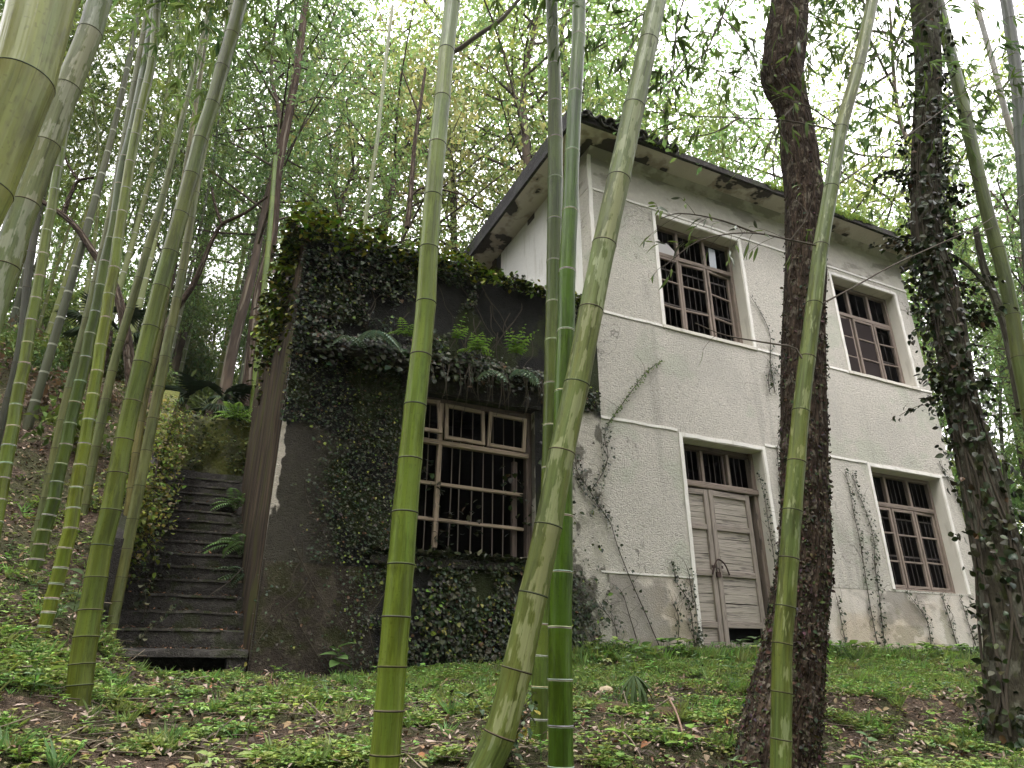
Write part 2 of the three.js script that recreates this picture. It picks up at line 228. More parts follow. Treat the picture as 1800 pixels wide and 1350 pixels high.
// ---------------------------------------------------------------- leaves
// one lanceolate or broad leaf of length 1 along +z, folded along its midrib; `w` half-width
function leafPoints(w, droop, fold) { return { base: [0, 0, 0], l: [-w, fold * w, 0.42], r: [w, fold * w, 0.42], m: [0, 0, 0.45], tip: [0, -droop, 1] }; }
class LeafCloud {
  constructor() { this.p = []; this.n = []; this.c = []; this.i = []; }
  // at point o, direction d, up-ish normal u, length L, half-width W (metres)
  leaf(o, d, u, L, W, col, droop = 0.12) {
    d = d.clone().normalize(); let s = d.clone().cross(u); if (s.lengthSq() < 1e-6) s = V(1, 0, 0); s.normalize(); const n = s.clone().cross(d).normalize(), b = this.p.length / 3;
    const mid = o.clone().addScaledVector(d, L * 0.42), tip = o.clone().addScaledVector(d, L).addScaledVector(n, -droop * L), l = mid.clone().addScaledVector(s, -W).addScaledVector(n, W * 0.35), r = mid.clone().addScaledVector(s, W).addScaledVector(n, W * 0.35);
    for (const q of [o, l, r, tip]) { this.p.push(q.x, q.y, q.z); this.c.push(col[0], col[1], col[2]); }
    const nl = n.clone().addScaledVector(s, 0.33).normalize(), nr = n.clone().addScaledVector(s, -0.33).normalize();
    for (const q of [n, nl, nr, n]) this.n.push(q.x, q.y, q.z);
    this.i.push(b, b + 2, b + 3, b, b + 3, b + 1);
  }
  get count() { return this.i.length / 6; }
  build() {
    const g = new THREE.BufferGeometry(); g.setAttribute('position', new THREE.Float32BufferAttribute(this.p, 3)); g.setAttribute('normal', new THREE.Float32BufferAttribute(this.n, 3)); g.setAttribute('color', new THREE.Float32BufferAttribute(this.c, 3)); g.setAttribute('uv', new THREE.Float32BufferAttribute(new Float32Array(this.p.length / 3 * 2), 2)); g.setIndex(this.i); return g;
  }
}
function dirRand(R) { const z = R() * 2 - 1, a = R() * Math.PI * 2, s = Math.sqrt(1 - z * z); return V(s * Math.cos(a), z, s * Math.sin(a)); }
const jit = (R, k) => (R() - 0.5) * 2 * k;
function tone(R, lo = 0.65, hi = 1.3, hue = 0.15) { const k = lerp(lo, hi, R()), h = jit(R, hue); return [k * (1 + h), k, k * (1 - h)]; }
// a single rounded leaf with real outline (for leaves that can be told apart)
function leafShape(L, W, curl = 0.15, seg = 5, sharp = 1) {
  const p = [], idx = [], col = [], uv = []; const prof = (t) => Math.pow(Math.sin(Math.PI * Math.pow(t, sharp)), 0.8) * W;
  for (let i = 0; i <= seg; i++) { const t = i / seg, w = prof(clamp(t, 0.001, 0.999)), y = -curl * L * t * t; p.push(-w, y + w * 0.25, t * L, 0, y, t * L, w, y + w * 0.25, t * L); for (const q of [0.95, 1.12, 1]) col.push(q, q, q); uv.push(0, t, 0.5, t, 1, t); }
  for (let i = 0; i < seg; i++) { const a = i * 3; for (const k of [0, 1]) idx.push(a + k, a + k + 1, a + k + 3, a + k + 1, a + k + 4, a + k + 3); }
  const g = new THREE.BufferGeometry(); g.setAttribute('position', new THREE.Float32BufferAttribute(p, 3)); g.setAttribute('color', new THREE.Float32BufferAttribute(col, 3)); g.setAttribute('uv', new THREE.Float32BufferAttribute(uv, 2)); g.setIndex(idx); g.computeVertexNormals(); return g;
}
function aim(o, d, u = V(0, 1, 0), roll = 0, s = 1) { d = d.clone().normalize(); let x = u.clone().cross(d); if (x.lengthSq() < 1e-6) x = V(1, 0, 0); x.normalize(); const y = d.clone().cross(x); const m = new THREE.Matrix4().makeBasis(x, y, d); if (roll) m.multiply(new THREE.Matrix4().makeRotationZ(roll)); m.scale(V(s, s, s)); m.setPosition(o); return m; }
function setMesh(m, mat4) { mat4.decompose(m.position, m.quaternion, m.scale); return m; }

// ---------------------------------------------------------------- terrain
function H(x, z) {
  const n = 0.075 * (fbm(x * 0.7 + 50, z * 0.7 + 50, 401, 3) - 0.5) * 2 + 0.018 * (fbm(x * 4 + 50, z * 4 + 50, 403, 3) - 0.5) * 2;
  let lawn = -0.02 + 0.15 * smooth(1, 6, x) - 0.092 * Math.max(0, z);
  const bank = 3.55 + 0.35 * Math.sin(x * 1.1) - 0.25 * smooth(2, 5, x) * 0; lawn -= 0.13 * smooth(bank, bank + 0.45, z) * smooth(0.2, 1.4, x);
  lawn -= 0.95 * smooth(4.9, 7.2, z);
  let left = z > 0 ? 1.02 - 0.42 * z + 0.018 * z * z : 1.02 - 0.66 * z; if (z < -4.6) left = 1.02 + 0.66 * 4.6 + 0.24 * (-4.6 - z); if (z > 4.9) left -= 0.5 * smooth(4.9, 7.2, z);
  left += 0.16 * Math.max(0, -0.9 - x) - 0.004 * Math.pow(Math.max(0, -0.9 - x), 2);
  const spread = z < 0 ? 0.03 : clamp(0.05 + z * 0.5, 0.05, 0.5), wl = smooth(-0.46 + spread, -0.62 - spread * 0.6, x);
  let back = z < -4.15 ? 3.0 + 0.24 * (-4.15 - z) : lawn; const right = lawn + Math.max(0, -z - 1.5) * 0.30; back = lerp(back, Math.min(back, right), smooth(11.6, 13.5, x)); if (x > 11.5 && z < -1.5) back = lerp(back, right, smooth(11.5, 12.6, x));
  const inner = z < -4.15 || x > 11.5 ? back : lawn;
  return lerp(inner, left, wl) + n * (z < -0.05 && x > -0.3 && x < 11.4 ? 0.4 : 1);
}
const litterTex = tex(1024, 1024, (u, v) => {
  const a = fbm(u * 14, v * 14, 411, 5, 14, 14), b = vn(u * 70, v * 90, 413, 70, 90), c2 = fbm(u * 4, v * 4, 415, 4, 4, 4); let c = mix3([0.038, 0.029, 0.021], [0.125, 0.09, 0.062], a * 0.6 + b * 0.4); c = mix3(c, [0.24, 0.17, 0.12], smooth(0.72, 0.82, b) * 0.6); return mix3(c, [0.045, 0.06, 0.02], smooth(0.5, 0.62, c2) * 0.6);
});
M.ground = dull({ map: reuse(litterTex, 0.8, 0.8), bumpMap: reuse(fineTex, 1.5, 1.5), bumpScale: 0.06, roughness: 1 });
{
  const line = (lo, hi, fLo, fHi, step, grow) => { const a = []; for (let q = fLo; q <= fHi + 1e-6; q += step) a.push(q); let s = step, q = fHi; while (q < hi) { s *= grow; q += s; a.push(q); } s = step; q = fLo; while (q > lo) { s *= grow; q -= s; a.unshift(q); } return a; };
  const xs = line(-90, 140, -3, 12, 0.075, 1.08), zs = line(-130, 60, -5, 5.5, 0.075, 1.08), nx = xs.length, nz = zs.length, p = new Float32Array(nx * nz * 3), uv = new Float32Array(nx * nz * 2), idx = [];
  for (let j = 0; j < nz; j++) for (let i = 0; i < nx; i++) { const k = j * nx + i; p.set([xs[i], H(xs[i], zs[j]), zs[j]], k * 3); uv.set([xs[i], zs[j]], k * 2); if (i && j) idx.push(k - nx - 1, k - 1, k, k - nx - 1, k, k - nx); }
  const g = new THREE.BufferGeometry(); g.setAttribute('position', new THREE.BufferAttribute(p, 3)); g.setAttribute('uv', new THREE.BufferAttribute(uv, 2)); g.setIndex(idx); g.computeVertexNormals();
  structure('ground', g, M.ground);
}

// ---------------------------------------------------------------- the house
const house = thing('house', 'pale roughcast two-storey house with broken windows and a locked double door', 'house', V(4.5, 0.1, 0));
const T = 0.26, REV = 0.18, BACK = -3.06, WALLTOP = 7.2, B1 = 6.5, DADO = 1.04;
function extrude(outer, holes, z0, z1) { const s = polygon(null, outer); for (const [x0, x1, y0, y1] of holes) { const h = new THREE.Path(); h.moveTo(x0, y0); h.lineTo(x0, y1); h.lineTo(x1, y1); h.lineTo(x1, y0); h.closePath(); s.holes.push(h); } const g = new THREE.ExtrudeGeometry(s, { depth: z1 - z0, bevelEnabled: false }); g.translate(0, 0, z0); return metric(g); }
const W1 = [5.67, 7.31, 4.50, 6.40], W2 = [9.40, 11.03, 4.50, 6.34], W3 = [9.37, 11.02, 1.07, 2.90], D = [5.76, 7.17, 0.18, 2.86];
part(house, 'front_wall', extrude([[HX, DADO], [D[0], DADO], [D[0], D[3]], [D[1], D[3]], [D[1], DADO], [HR, DADO], [HR, B1], [HX, B1]], [W1, W2, W3], -T, 0), M.roughcast);
part(house, 'frieze', extrude([[HX, B1], [HR, B1], [HR, WALLTOP], [HX, WALLTOP]], [], -T, -0.006), M.frieze);
part(house, 'plinth', merged([extrude([[HX, -0.5], [D[0], -0.5], [D[0], DADO], [HX, DADO]], [], -T, -0.004), extrude([[D[1], -0.5], [HR, -0.5], [HR, DADO], [D[1], DADO]], [], -T, -0.004)]), M.dado);
part(house, 'door_step', box(D[0], D[1], -0.4, D[2], -T, 0.04), M.dado);
part(house, 'gable_wall', box(HX, HX + T, 0, WALLTOP, BACK, -T), M.white);
part(house, 'gable_wall', box(HR - T, HR, 0, WALLTOP, BACK, -T), M.white).userData.label = 'far gable wall hidden behind the trees';
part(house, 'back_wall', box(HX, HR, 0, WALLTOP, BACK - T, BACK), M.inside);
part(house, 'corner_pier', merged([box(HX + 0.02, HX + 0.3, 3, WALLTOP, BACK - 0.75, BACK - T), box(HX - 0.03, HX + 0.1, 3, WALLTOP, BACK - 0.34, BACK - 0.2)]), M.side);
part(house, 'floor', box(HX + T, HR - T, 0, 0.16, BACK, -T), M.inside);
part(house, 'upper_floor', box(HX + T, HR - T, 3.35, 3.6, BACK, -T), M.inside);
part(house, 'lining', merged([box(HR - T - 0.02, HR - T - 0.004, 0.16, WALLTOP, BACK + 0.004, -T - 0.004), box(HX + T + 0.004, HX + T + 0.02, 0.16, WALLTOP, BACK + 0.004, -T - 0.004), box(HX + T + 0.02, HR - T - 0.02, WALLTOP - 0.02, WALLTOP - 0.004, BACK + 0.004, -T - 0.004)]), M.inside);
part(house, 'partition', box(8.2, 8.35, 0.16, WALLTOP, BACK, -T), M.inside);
// white string courses and corner strips, proud of the wall
function wobble(g, k, seed) { const p = g.attributes.position; for (let i = 0; i < p.count; i++) { const x = p.getX(i), y = p.getY(i), z = p.getZ(i); p.setXYZ(i, x + k * (vn(y * 7, z * 5, seed) - 0.5), y + k * (vn(x * 6, z * 5, seed + 1) - 0.5), z); } g.computeVertexNormals(); return g; }
function strip(x0, x1, y0, y1, z0, z1, seed) { const L = Math.max(x1 - x0, y1 - y0), n = Math.ceil(L / 0.12); const g = new THREE.BoxGeometry(x1 - x0, y1 - y0, z1 - z0, x1 - x0 > y1 - y0 ? n : 1, x1 - x0 > y1 - y0 ? 1 : n, 1); g.translate((x0 + x1) / 2, (y0 + y1) / 2, (z0 + z1) / 2); return wobble(metric(g), 0.012, seed); }
const ST = 0.036;
let sid = 500;
const strips = [[HX, HR, B1 - ST / 2, B1 + ST / 2], [HX + 0.06, W1[0] - 0.06, 4.46, 4.46 + ST], [W1[1] + 0.05, W2[0] - 0.06, 4.46, 4.46 + ST], [W2[1] + 0.05, HR, 4.46, 4.46 + ST], [HX, D[0] - 0.07, 2.925, 2.925 + ST], [D[1] + 0.06, W3[0] - 0.06, 2.93, 2.93 + ST], [W3[1] + 0.06, HR, 2.93, 2.93 + ST]];
for (const [a, b, c, d] of strips) part(house, 'string_course', strip(a, b, c, d, -0.01, 0.012, sid++), M.trim);
part(house, 'corner_strip', strip(HX, HX + 0.055, 4.55, WALLTOP - 0.05, -0.01, 0.014, sid++), M.trim);
part(house, 'dado_line', strip(HX - 0.1, D[0] - 0.05, DADO - 0.008, DADO + 0.012, -0.01, 0.008, sid++), M.trim);
// openings: trim round the edge, plastered reveals, sill
function opening(host, [x0, x1, y0, y1], sill) {
  const t = 0.055, z = 0.014;
  part(host, 'trim', strip(x0 - t, x0, y0, y1 + t, -0.01, z, sid++), M.trim); part(host, 'trim', strip(x1, x1 + t, y0, y1 + t, -0.01, z, sid++), M.trim); part(host, 'trim', strip(x0, x1, y1, y1 + t, -0.01, z + 0.002, sid++), M.trim);
  part(host, 'reveal', merged([box(x0, x0 + 0.012, y0, y1 - 0.012, -T, 0.002), box(x1 - 0.012, x1, y0, y1 - 0.012, -T, 0.002), box(x0, x1, y1 - 0.012, y1, -T, 0.004)]), M.reveal);
  if (sill) part(host, 'sill', strip(x0 - t, x1 + t, y0 - 0.045, y0 + 0.004, -T, 0.022, sid++), sill);
}
const bent = (R, k) => jit(R, k);
function windowIn(name, r, seed, { cols = [0, 0.315, 0.655, 1], transom, open = [], dirty = [], shards = [], bars = 4, mat = M.frame }) {
  const g = new THREE.Group(); g.name = name; house.add(g); g.position.set(0, 0, 0); const [x0, x1, y0, y1] = r, R = rng(seed), z = -REV, e = 0.012;
  opening(g, r, name === 'ground_window' ? null : M.reveal);
  const a0 = x0 + e, a1 = x1 - e, b0 = y0, b1 = y1 - e, f = 0.06;
  part(g, 'frame', merged([timber(V(a0 + f / 2, b0, z - 0.03), V(a0 + f / 2, b1, z - 0.03), f, 0.07, R()), timber(V(a1 - f / 2, b0, z - 0.03), V(a1 - f / 2, b1, z - 0.03), f, 0.07, R()), timber(V(a0 + f, b1 - f / 2, z - 0.032), V(a1 - f, b1 - f / 2, z - 0.032), f, 0.07, R()), timber(V(a0 + f, b0 + 0.025, z - 0.032), V(a1 - f, b0 + 0.025, z - 0.032), 0.05, 0.07, R())]), mat);
  const xs = cols.map((c) => lerp(a0 + f * 0.5, a1 - f * 0.5, c)), yt = transom;
  for (let i = 1; i < 3; i++) part(g, 'mullion', timber(V(xs[i] + bent(R, 0.006), yt, z - 0.025), V(xs[i], b1 - f, z - 0.025), 0.055, 0.06, R()), mat);
  part(g, 'transom', timber(V(a0 + f, yt + bent(R, 0.008), z - 0.024), V(a1 - f, yt, z - 0.024), 0.07, 0.066, R()), mat);
  for (let i = 0; i < 3; i++) {                                     // one casement in each column, some ajar
    const s0 = xs[i] + (i ? 0.012 : 0.03), s1 = xs[i + 1] - (i < 2 ? 0.012 : 0.03), sw = 0.042, ang = open[i] ?? 0, hinge = V(i === 1 ? s1 : s0, 0, z - 0.012), list = [];
    const P = (x, y, zz = 0) => V(x, y, zz + z - 0.012).sub(hinge).applyAxisAngle(V(0, 1, 0), ang).add(hinge), y0s = b0 + 0.055, y1s = yt - 0.04;
    const bar = (q, w, nm, d = 0.034) => part(g, nm, timber(q[0], q[1], w, d, R()), mat);
    bar([P(s0 + sw / 2, y0s), P(s0 + sw / 2, y1s)], sw, 'stile', 0.04); bar([P(s1 - sw / 2, y0s), P(s1 - sw / 2, y1s)], sw, 'stile', 0.04);
    bar([P(s0 + sw, y1s - sw / 2), P(s1 - sw, y1s - sw / 2)], sw, 'sash_rail'); bar([P(s0 + sw, y0s + sw / 2), P(s1 - sw, y0s + sw / 2)], sw, 'sash_rail');
    for (const k of [1, 2]) { const y = lerp(y0s, y1s, k / 3) + bent(R, 0.012); bar([P(s0 + sw, y), P(s1 - sw, y + bent(R, 0.01))], 0.024, 'glazing_bar', 0.026); }
    for (const k of dirty) if (k[0] === i) part(g, 'pane', box(s0 + sw, s1 - sw, lerp(y0s, y1s, k[1] / 3) + 0.02, lerp(y0s, y1s, (k[1] + 1) / 3) - 0.02, z - 0.016, z - 0.013), k[2] ?? M.dirtyGlass);
  }
  for (const s of shards) { const sh = polygon(null, s.pts), q = new THREE.ExtrudeGeometry(sh, { depth: 0.003, bevelEnabled: false }); q.translate(0, 0, z - 0.02); part(g, 'glass_shard', metric(q), s.mat ?? M.paleGlass); }
  for (let i = 0; i < 3; i++) for (let k = 1; k <= bars; k++) { const x = lerp(xs[i], xs[i + 1], k / (bars + 1)) + bent(R, 0.01); part(g, 'bar', taper([V(x, b0, z - 0.09), V(x + bent(R, 0.01), (b0 + b1) / 2, z - 0.09), V(x + bent(R, 0.006), b1, z - 0.09)], 0.005, 0.005, 8, 6), M.bar); }
  for (const y of [0.3, 0.62]) part(g, 'cross_bar', box(a0, a1, lerp(b0, b1, y) - 0.012, lerp(b0, b1, y) + 0.012, z - 0.1, z - 0.092), M.bar);
  return g;
}
M.dirtyGlass = dull({ color: C(0.022, 0.016, 0.015), roughness: 0.9 }); M.paleGlass = std({ color: C(0.34, 0.33, 0.31), roughness: 0.5 }); M.blueGlass = std({ color: C(0.15, 0.18, 0.18), roughness: 0.25 });
windowIn('upper_window', W1, 601, { transom: 5.86, open: [0.0, -0.05, 0.12], shards: [{ pts: [[5.75, 5.9], [6.16, 5.9], [6.15, 6.0], [6.02, 6.1], [5.93, 6.08], [5.86, 6.13], [5.76, 6.11]] }, { pts: [[6.84, 5.91], [6.98, 5.91], [6.99, 6.26], [6.86, 6.27]], mat: M.blueGlass }] });
windowIn('upper_window', W2, 603, { cols: [0, 0.34, 0.68, 1], transom: 5.74, open: [0.05, 0.0, -0.04], bars: 2, dirty: [[0, 0], [0, 1], [0, 2], [1, 0], [1, 1], [1, 2]] });
windowIn('ground_window', W3, 605, { transom: 2.37, open: [0, 0, 0.06] });
part(house, 'vent_hole', box(HX - 0.006, HX + 0.02, 7.1, 7.2, -1.95, -1.7), M.bar);
// the double door with its barred transom light
{
  const g = new THREE.Group(); g.name = 'door'; house.add(g); const R = rng(611), z = -REV, [x0, x1, y0, y1] = D, f = 0.075; opening(g, D, null);
  const a0 = x0 + 0.012, a1 = x1 - 0.012, yt = 2.29;
  part(g, 'door_frame', timber(V(a0 + f / 2, y0, z - 0.05), V(a0 + f / 2, y1 - 0.012, z - 0.05), f, 0.1, 1), M.frameDark); part(g, 'door_frame', timber(V(a1 - f / 2, y0, z - 0.05), V(a1 - f / 2 + 0.008, y1 - 0.012, z - 0.05), f, 0.1, 2), M.frame);
  part(g, 'door_head', timber(V(a0 + f, y1 - 0.05, z - 0.05), V(a1 - f, y1 - 0.05, z - 0.05), 0.07, 0.09, 3), M.frameDark); part(g, 'transom', timber(V(a0 + 0.01, yt + 0.005, z - 0.02), V(a1 - 0.01, yt - 0.01, z - 0.02), 0.085, 0.1, 4), M.frame);
  for (const k of [0.33, 0.66]) part(g, 'mullion', timber(V(lerp(a0, a1, k), yt + 0.04, z - 0.04), V(lerp(a0, a1, k), y1 - 0.08, z - 0.04), 0.05, 0.06, k * 9), M.frame);
  part(g, 'glazing_bar', merged([timber(V(6.2, yt + 0.06, z - 0.05), V(6.2, y1 - 0.1, z - 0.05), 0.03, 0.03, 1), timber(V(6.62, yt + 0.06, z - 0.05), V(6.62, y1 - 0.1, z - 0.05), 0.03, 0.03, 3)]), M.frameDark);
  for (let k = 1; k <= 12; k++) { const x = lerp(a0 + f, a1 - f, k / 13); part(g, 'bar', taper([V(x, yt, z - 0.1), V(x + jit(R, 0.01), yt + 0.3, z - 0.1), V(x, y1, z - 0.1)], 0.006, 0.006, 6, 6), M.bar); }
  const leafDoor = (lx0, lx1, ang, hx, cat) => {                    // stiles and rails with planks between
    const Hg = V(hx, 0, z - 0.02), P = (x, y, zz = 0) => V(x, y, z - 0.02 + zz).sub(Hg).applyAxisAngle(V(0, 1, 0), ang).add(Hg), by = y0 + 0.03, ty = yt - 0.06, sw = 0.075;
    part(g, 'stile', timber(P(lx0 + sw / 2, by), P(lx0 + sw / 2, ty), sw, 0.05, R()), M.doorStile); part(g, 'stile', timber(P(lx1 - sw / 2, by), P(lx1 - sw / 2, ty), sw, 0.05, R()), M.doorStile);
    const ys = [by, by + 0.31, by + 0.93, by + 1.52, ty];
    ys.forEach((y, i) => part(g, 'door_rail', timber(P(lx0 + sw, y + (i === 4 ? -0.04 : i === 0 ? 0.04 : 0)), P(lx1 - sw, y + (i === 4 ? -0.04 : i === 0 ? 0.04 : 0) + jit(R, 0.006)), 0.075, 0.044, R()), M.doorStile));
    for (let i = 0; i < 4; i++) {
      const p0 = ys[i] + 0.036 + (i === 0 ? 0.04 : 0), p1 = ys[i + 1] - 0.036 - (i === 3 ? 0.04 : 0), n = i ? 5 : 2;
      for (let k = 0; k < n; k++) { if (cat && i === 0) { if (k === 0) part(g, 'plank', timber(P(lx0 + sw, p0 + 0.015, -0.01), P(lx1 - sw, p0 + 0.015, -0.01), 0.03, 0.018, 1), M.door); continue; } const h = (p1 - p0) / n, y = p0 + (k + 0.5) * h; part(g, 'plank', timber(P(lx0 + sw - 0.008, y + jit(R, 0.004), -0.012 + jit(R, 0.004)), P(lx1 - sw + 0.008, y + jit(R, 0.006), -0.012 + jit(R, 0.004)), h * (0.93 + 0.06 * R()), 0.02, R() * 7), M.door); }
    }
  };
  leafDoor(a0 + f, 6.245, -0.04, a0 + f, false); leafDoor(6.25, 6.985, 0.035, 6.985, true);
  part(g, 'hasp', merged([box(6.17, 6.36, 1.205, 1.24, z + 0.012, z + 0.02), tube([V(6.16, 1.12, z + 0.03), V(6.19, 1.24, z + 0.06), V(6.25, 1.31, z + 0.06), V(6.33, 1.27, z + 0.07), V(6.41, 1.16, z + 0.05), V(6.44, 1.13, z + 0.03)], 0.011, 24, 6)]), M.rust);
  part(g, 'padlock', merged([box(6.225, 6.29, 1.09, 1.155, z + 0.02, z + 0.045), tube([V(6.24, 1.15, z + 0.032), V(6.24, 1.2, z + 0.032), V(6.275, 1.2, z + 0.032), V(6.275, 1.15, z + 0.032)], 0.006, 12, 5)]), M.rust);
}
// roof: boxed eaves, fascia, hipped slopes and courses of curved tiles along the front edge
{
  const ex0 = 4.02, ex1 = 11.85, ez0 = -4.05, ez1 = 0.46, roof = new THREE.Group(); roof.name = 'roof'; house.add(roof);
  const soff = metric(new THREE.BoxGeometry(1, 1, 1)).clone(); void soff;
  part(roof, 'soffit', box(ex0 + 0.02, ex1 - 0.02, WALLTOP, WALLTOP + 0.07, ez0, ez1 - 0.02), M.soffit);
  part(roof, 'cove', (() => { const s = polygon(null, [[0, 0], [0.12, 0], [0, -0.10]]); const g = new THREE.ExtrudeGeometry(s, { depth: HR - HX, bevelEnabled: false }); g.rotateY(-Math.PI / 2); g.translate(HR, WALLTOP + 0.002, -0.006); return metric(g); })(), M.frieze);
  const side = strip(ex0 - 0.03, ex0 + 0.02, WALLTOP - 0.03, WALLTOP + 0.26, ez0 - 0.05, ez1 + 0.0, 541); part(roof, 'fascia', wobble(side, 0.02, 77), M.fascia);
  part(roof, 'fascia', strip(ex0 + 0.02, ex1, WALLTOP - 0.005, WALLTOP + 0.1, ez1 - 0.02, ez1 + 0.03, 543), M.darkConcrete);
  part(roof, 'fascia', strip(ex1 - 0.02, ex1 + 0.03, WALLTOP - 0.02, WALLTOP + 0.16, ez0, ez1, 545), M.darkConcrete);
  const y0 = WALLTOP + 0.1, y1 = WALLTOP + 1.0, cz = (ez0 + ez1) / 2, A = [[ex0, y0, ez0], [ex1, y0, ez0], [ex1, y0, ez1], [ex0, y0, ez1], [ex0 + 2.25, y1, cz], [ex1 - 2.25, y1, cz]], F = [[3, 2, 5], [3, 5, 4], [2, 1, 5], [1, 0, 4], [1, 4, 5], [0, 3, 4], [0, 1, 2], [0, 2, 3]];
  const g = new THREE.BufferGeometry(); g.setAttribute('position', new THREE.Float32BufferAttribute(F.flat().flatMap((i) => A[i]), 3)); part(roof, 'roof_slope', metric(g), M.tile);
  const arc = (up) => { const s = new THREE.Shape(), r = 0.105, t = 0.014, a0 = 0.25, a1 = Math.PI - 0.25; s.absarc(0, 0, r, a0, a1, false); s.absarc(0, 0, r - t, a1, a0, true); const q = new THREE.ExtrudeGeometry(s, { depth: 0.26, bevelEnabled: false, curveSegments: 6 }); if (!up) q.rotateZ(Math.PI); q.translate(0, up ? -0.03 : 0.1, 0); return metric(q); };
  const up = arc(true), dn = arc(false), R = rng(621);
  for (let i = 0; i < 9; i++) for (let k = 0; k < 2; k++) for (const d of [0, 1]) {
    if (R() < 0.06) continue; const m = shade(new THREE.Mesh(d ? up : dn, M.tile)); m.name = 'tile'; roof.add(m);
    m.position.set(ex0 + 0.1 + i * 0.186 + (d ? 0.093 : 0) - 4.5, y0 + 0.035 + (d ? 0.035 : 0) + k * 0.095 - 0.1 + jit(R, 0.01), ez1 - 0.15 - k * 0.2 + jit(R, 0.025)); m.rotation.set(0.4 + jit(R, 0.06), jit(R, 0.08), jit(R, 0.12));
  }
  const mossy = new LeafCloud();                                    // moss tufts on the eave
  for (let i = 0; i < 9000; i++) { const x = lerp(5.1, ex1, Math.pow(R(), 0.8)), q = fbm(x * 2.2, 3, 631, 3); if (q < 0.42) continue; const z = ez1 - R() * 0.2 + 0.13, o = R() < 0.65 ? V(x, y0 - 0.01 + R() * 0.6 * Math.max(0, q - 0.38), ez1 + 0.05 - R() * 0.2) : V(x, y0 - R() * 0.5 * Math.max(0, q - 0.4), ez1 + 0.034 + R() * 0.02); mossy.leaf(o, V(jit(R, 1), 0.7 + R(), jit(R, 1)), V(0, 0, 1), 0.035 + R() * 0.05, 0.006 + R() * 0.006, tone(R, 0.6, 1.3, 0.2)); }
  part(roof, 'moss', mossy.build(), leafMat(0.24, 0.34, 0.06, 0.3)).userData.kind = 'stuff';
}

// ---------------------------------------------------------------- the annex with the ivy
const AL = 0.70, AT = 4.5, AB = -4.3;
const annex = thing('annex', 'low dark flat-roofed annex under ivy, joined to the left of the pale house', 'annex', V(AL, 0, 0));
const AW = [1.96, 3.56, 1.06, 2.86];
part(annex, 'front_wall', extrude([[AL + 0.01, -0.5], [HX, -0.5], [HX, AT], [AL + 0.01, AT]], [AW], -T, -0.002), M.annex);
{
  const g = new THREE.BoxGeometry(T, AT + 0.7, -AB - 0.03, 1, 40, 36); g.translate(AL + T / 2, AT / 2 - 0.35, AB / 2 - 0.015); const q = metric(g), p = q.attributes.position;
  for (let i = 0; i < p.count; i++) { const y = p.getY(i), z = p.getZ(i); if (p.getX(i) < AL + 0.01 && z < -0.05) p.setX(i, AL - 0.07 * fbm(z * 9, y * 0.8, 641, 4) * smooth(-0.03, -0.3, z)); }
  q.computeVertexNormals(); part(annex, 'side_wall', q, M.side);
}
part(annex, 'back_wall', box(AL + T, HX, 0, AT - 0.02, AB, AB + T), M.inside);
part(annex, 'inner_wall', box(HX - 0.1, HX, 0, AT - 0.4, AB + T, -T), M.inside);
part(annex, 'flat_roof', box(AL + T, HX, AT - 0.5, AT - 0.3, AB + T, -T), M.darkConcrete);
part(annex, 'floor', box(AL + T, HX, 0, 0.12, AB, -T), M.inside);
part(annex, 'ledge', (() => { const g = strip(0.92, 3.74, 3.1, 3.2, -0.05, 0.19, 551); return wobble(g, 0.05, 553); })(), M.darkConcrete);
part(annex, 'lintel', box(1.9, 3.62, 2.87, 3.1, -0.05, 0.05), M.darkConcrete);
part(annex, 'window_ledge', strip(1.7, 3.66, 0.97, 1.06, -T, 0.05, 555), M.darkConcrete);
part(annex, 'dado', (() => { const g = box(AL + 0.02, 1.62, -0.4, 0.93, -0.02, 0.012); return wobble(g, 0.02, 557); })(), dull({ color: C(0.72, 0.63, 0.53), map: reuse(darkTex, 0.5, 0.5), bumpMap: reuse(fineTex, 0.8, 0.8), bumpScale: 0.02, roughness: 0.9 }));
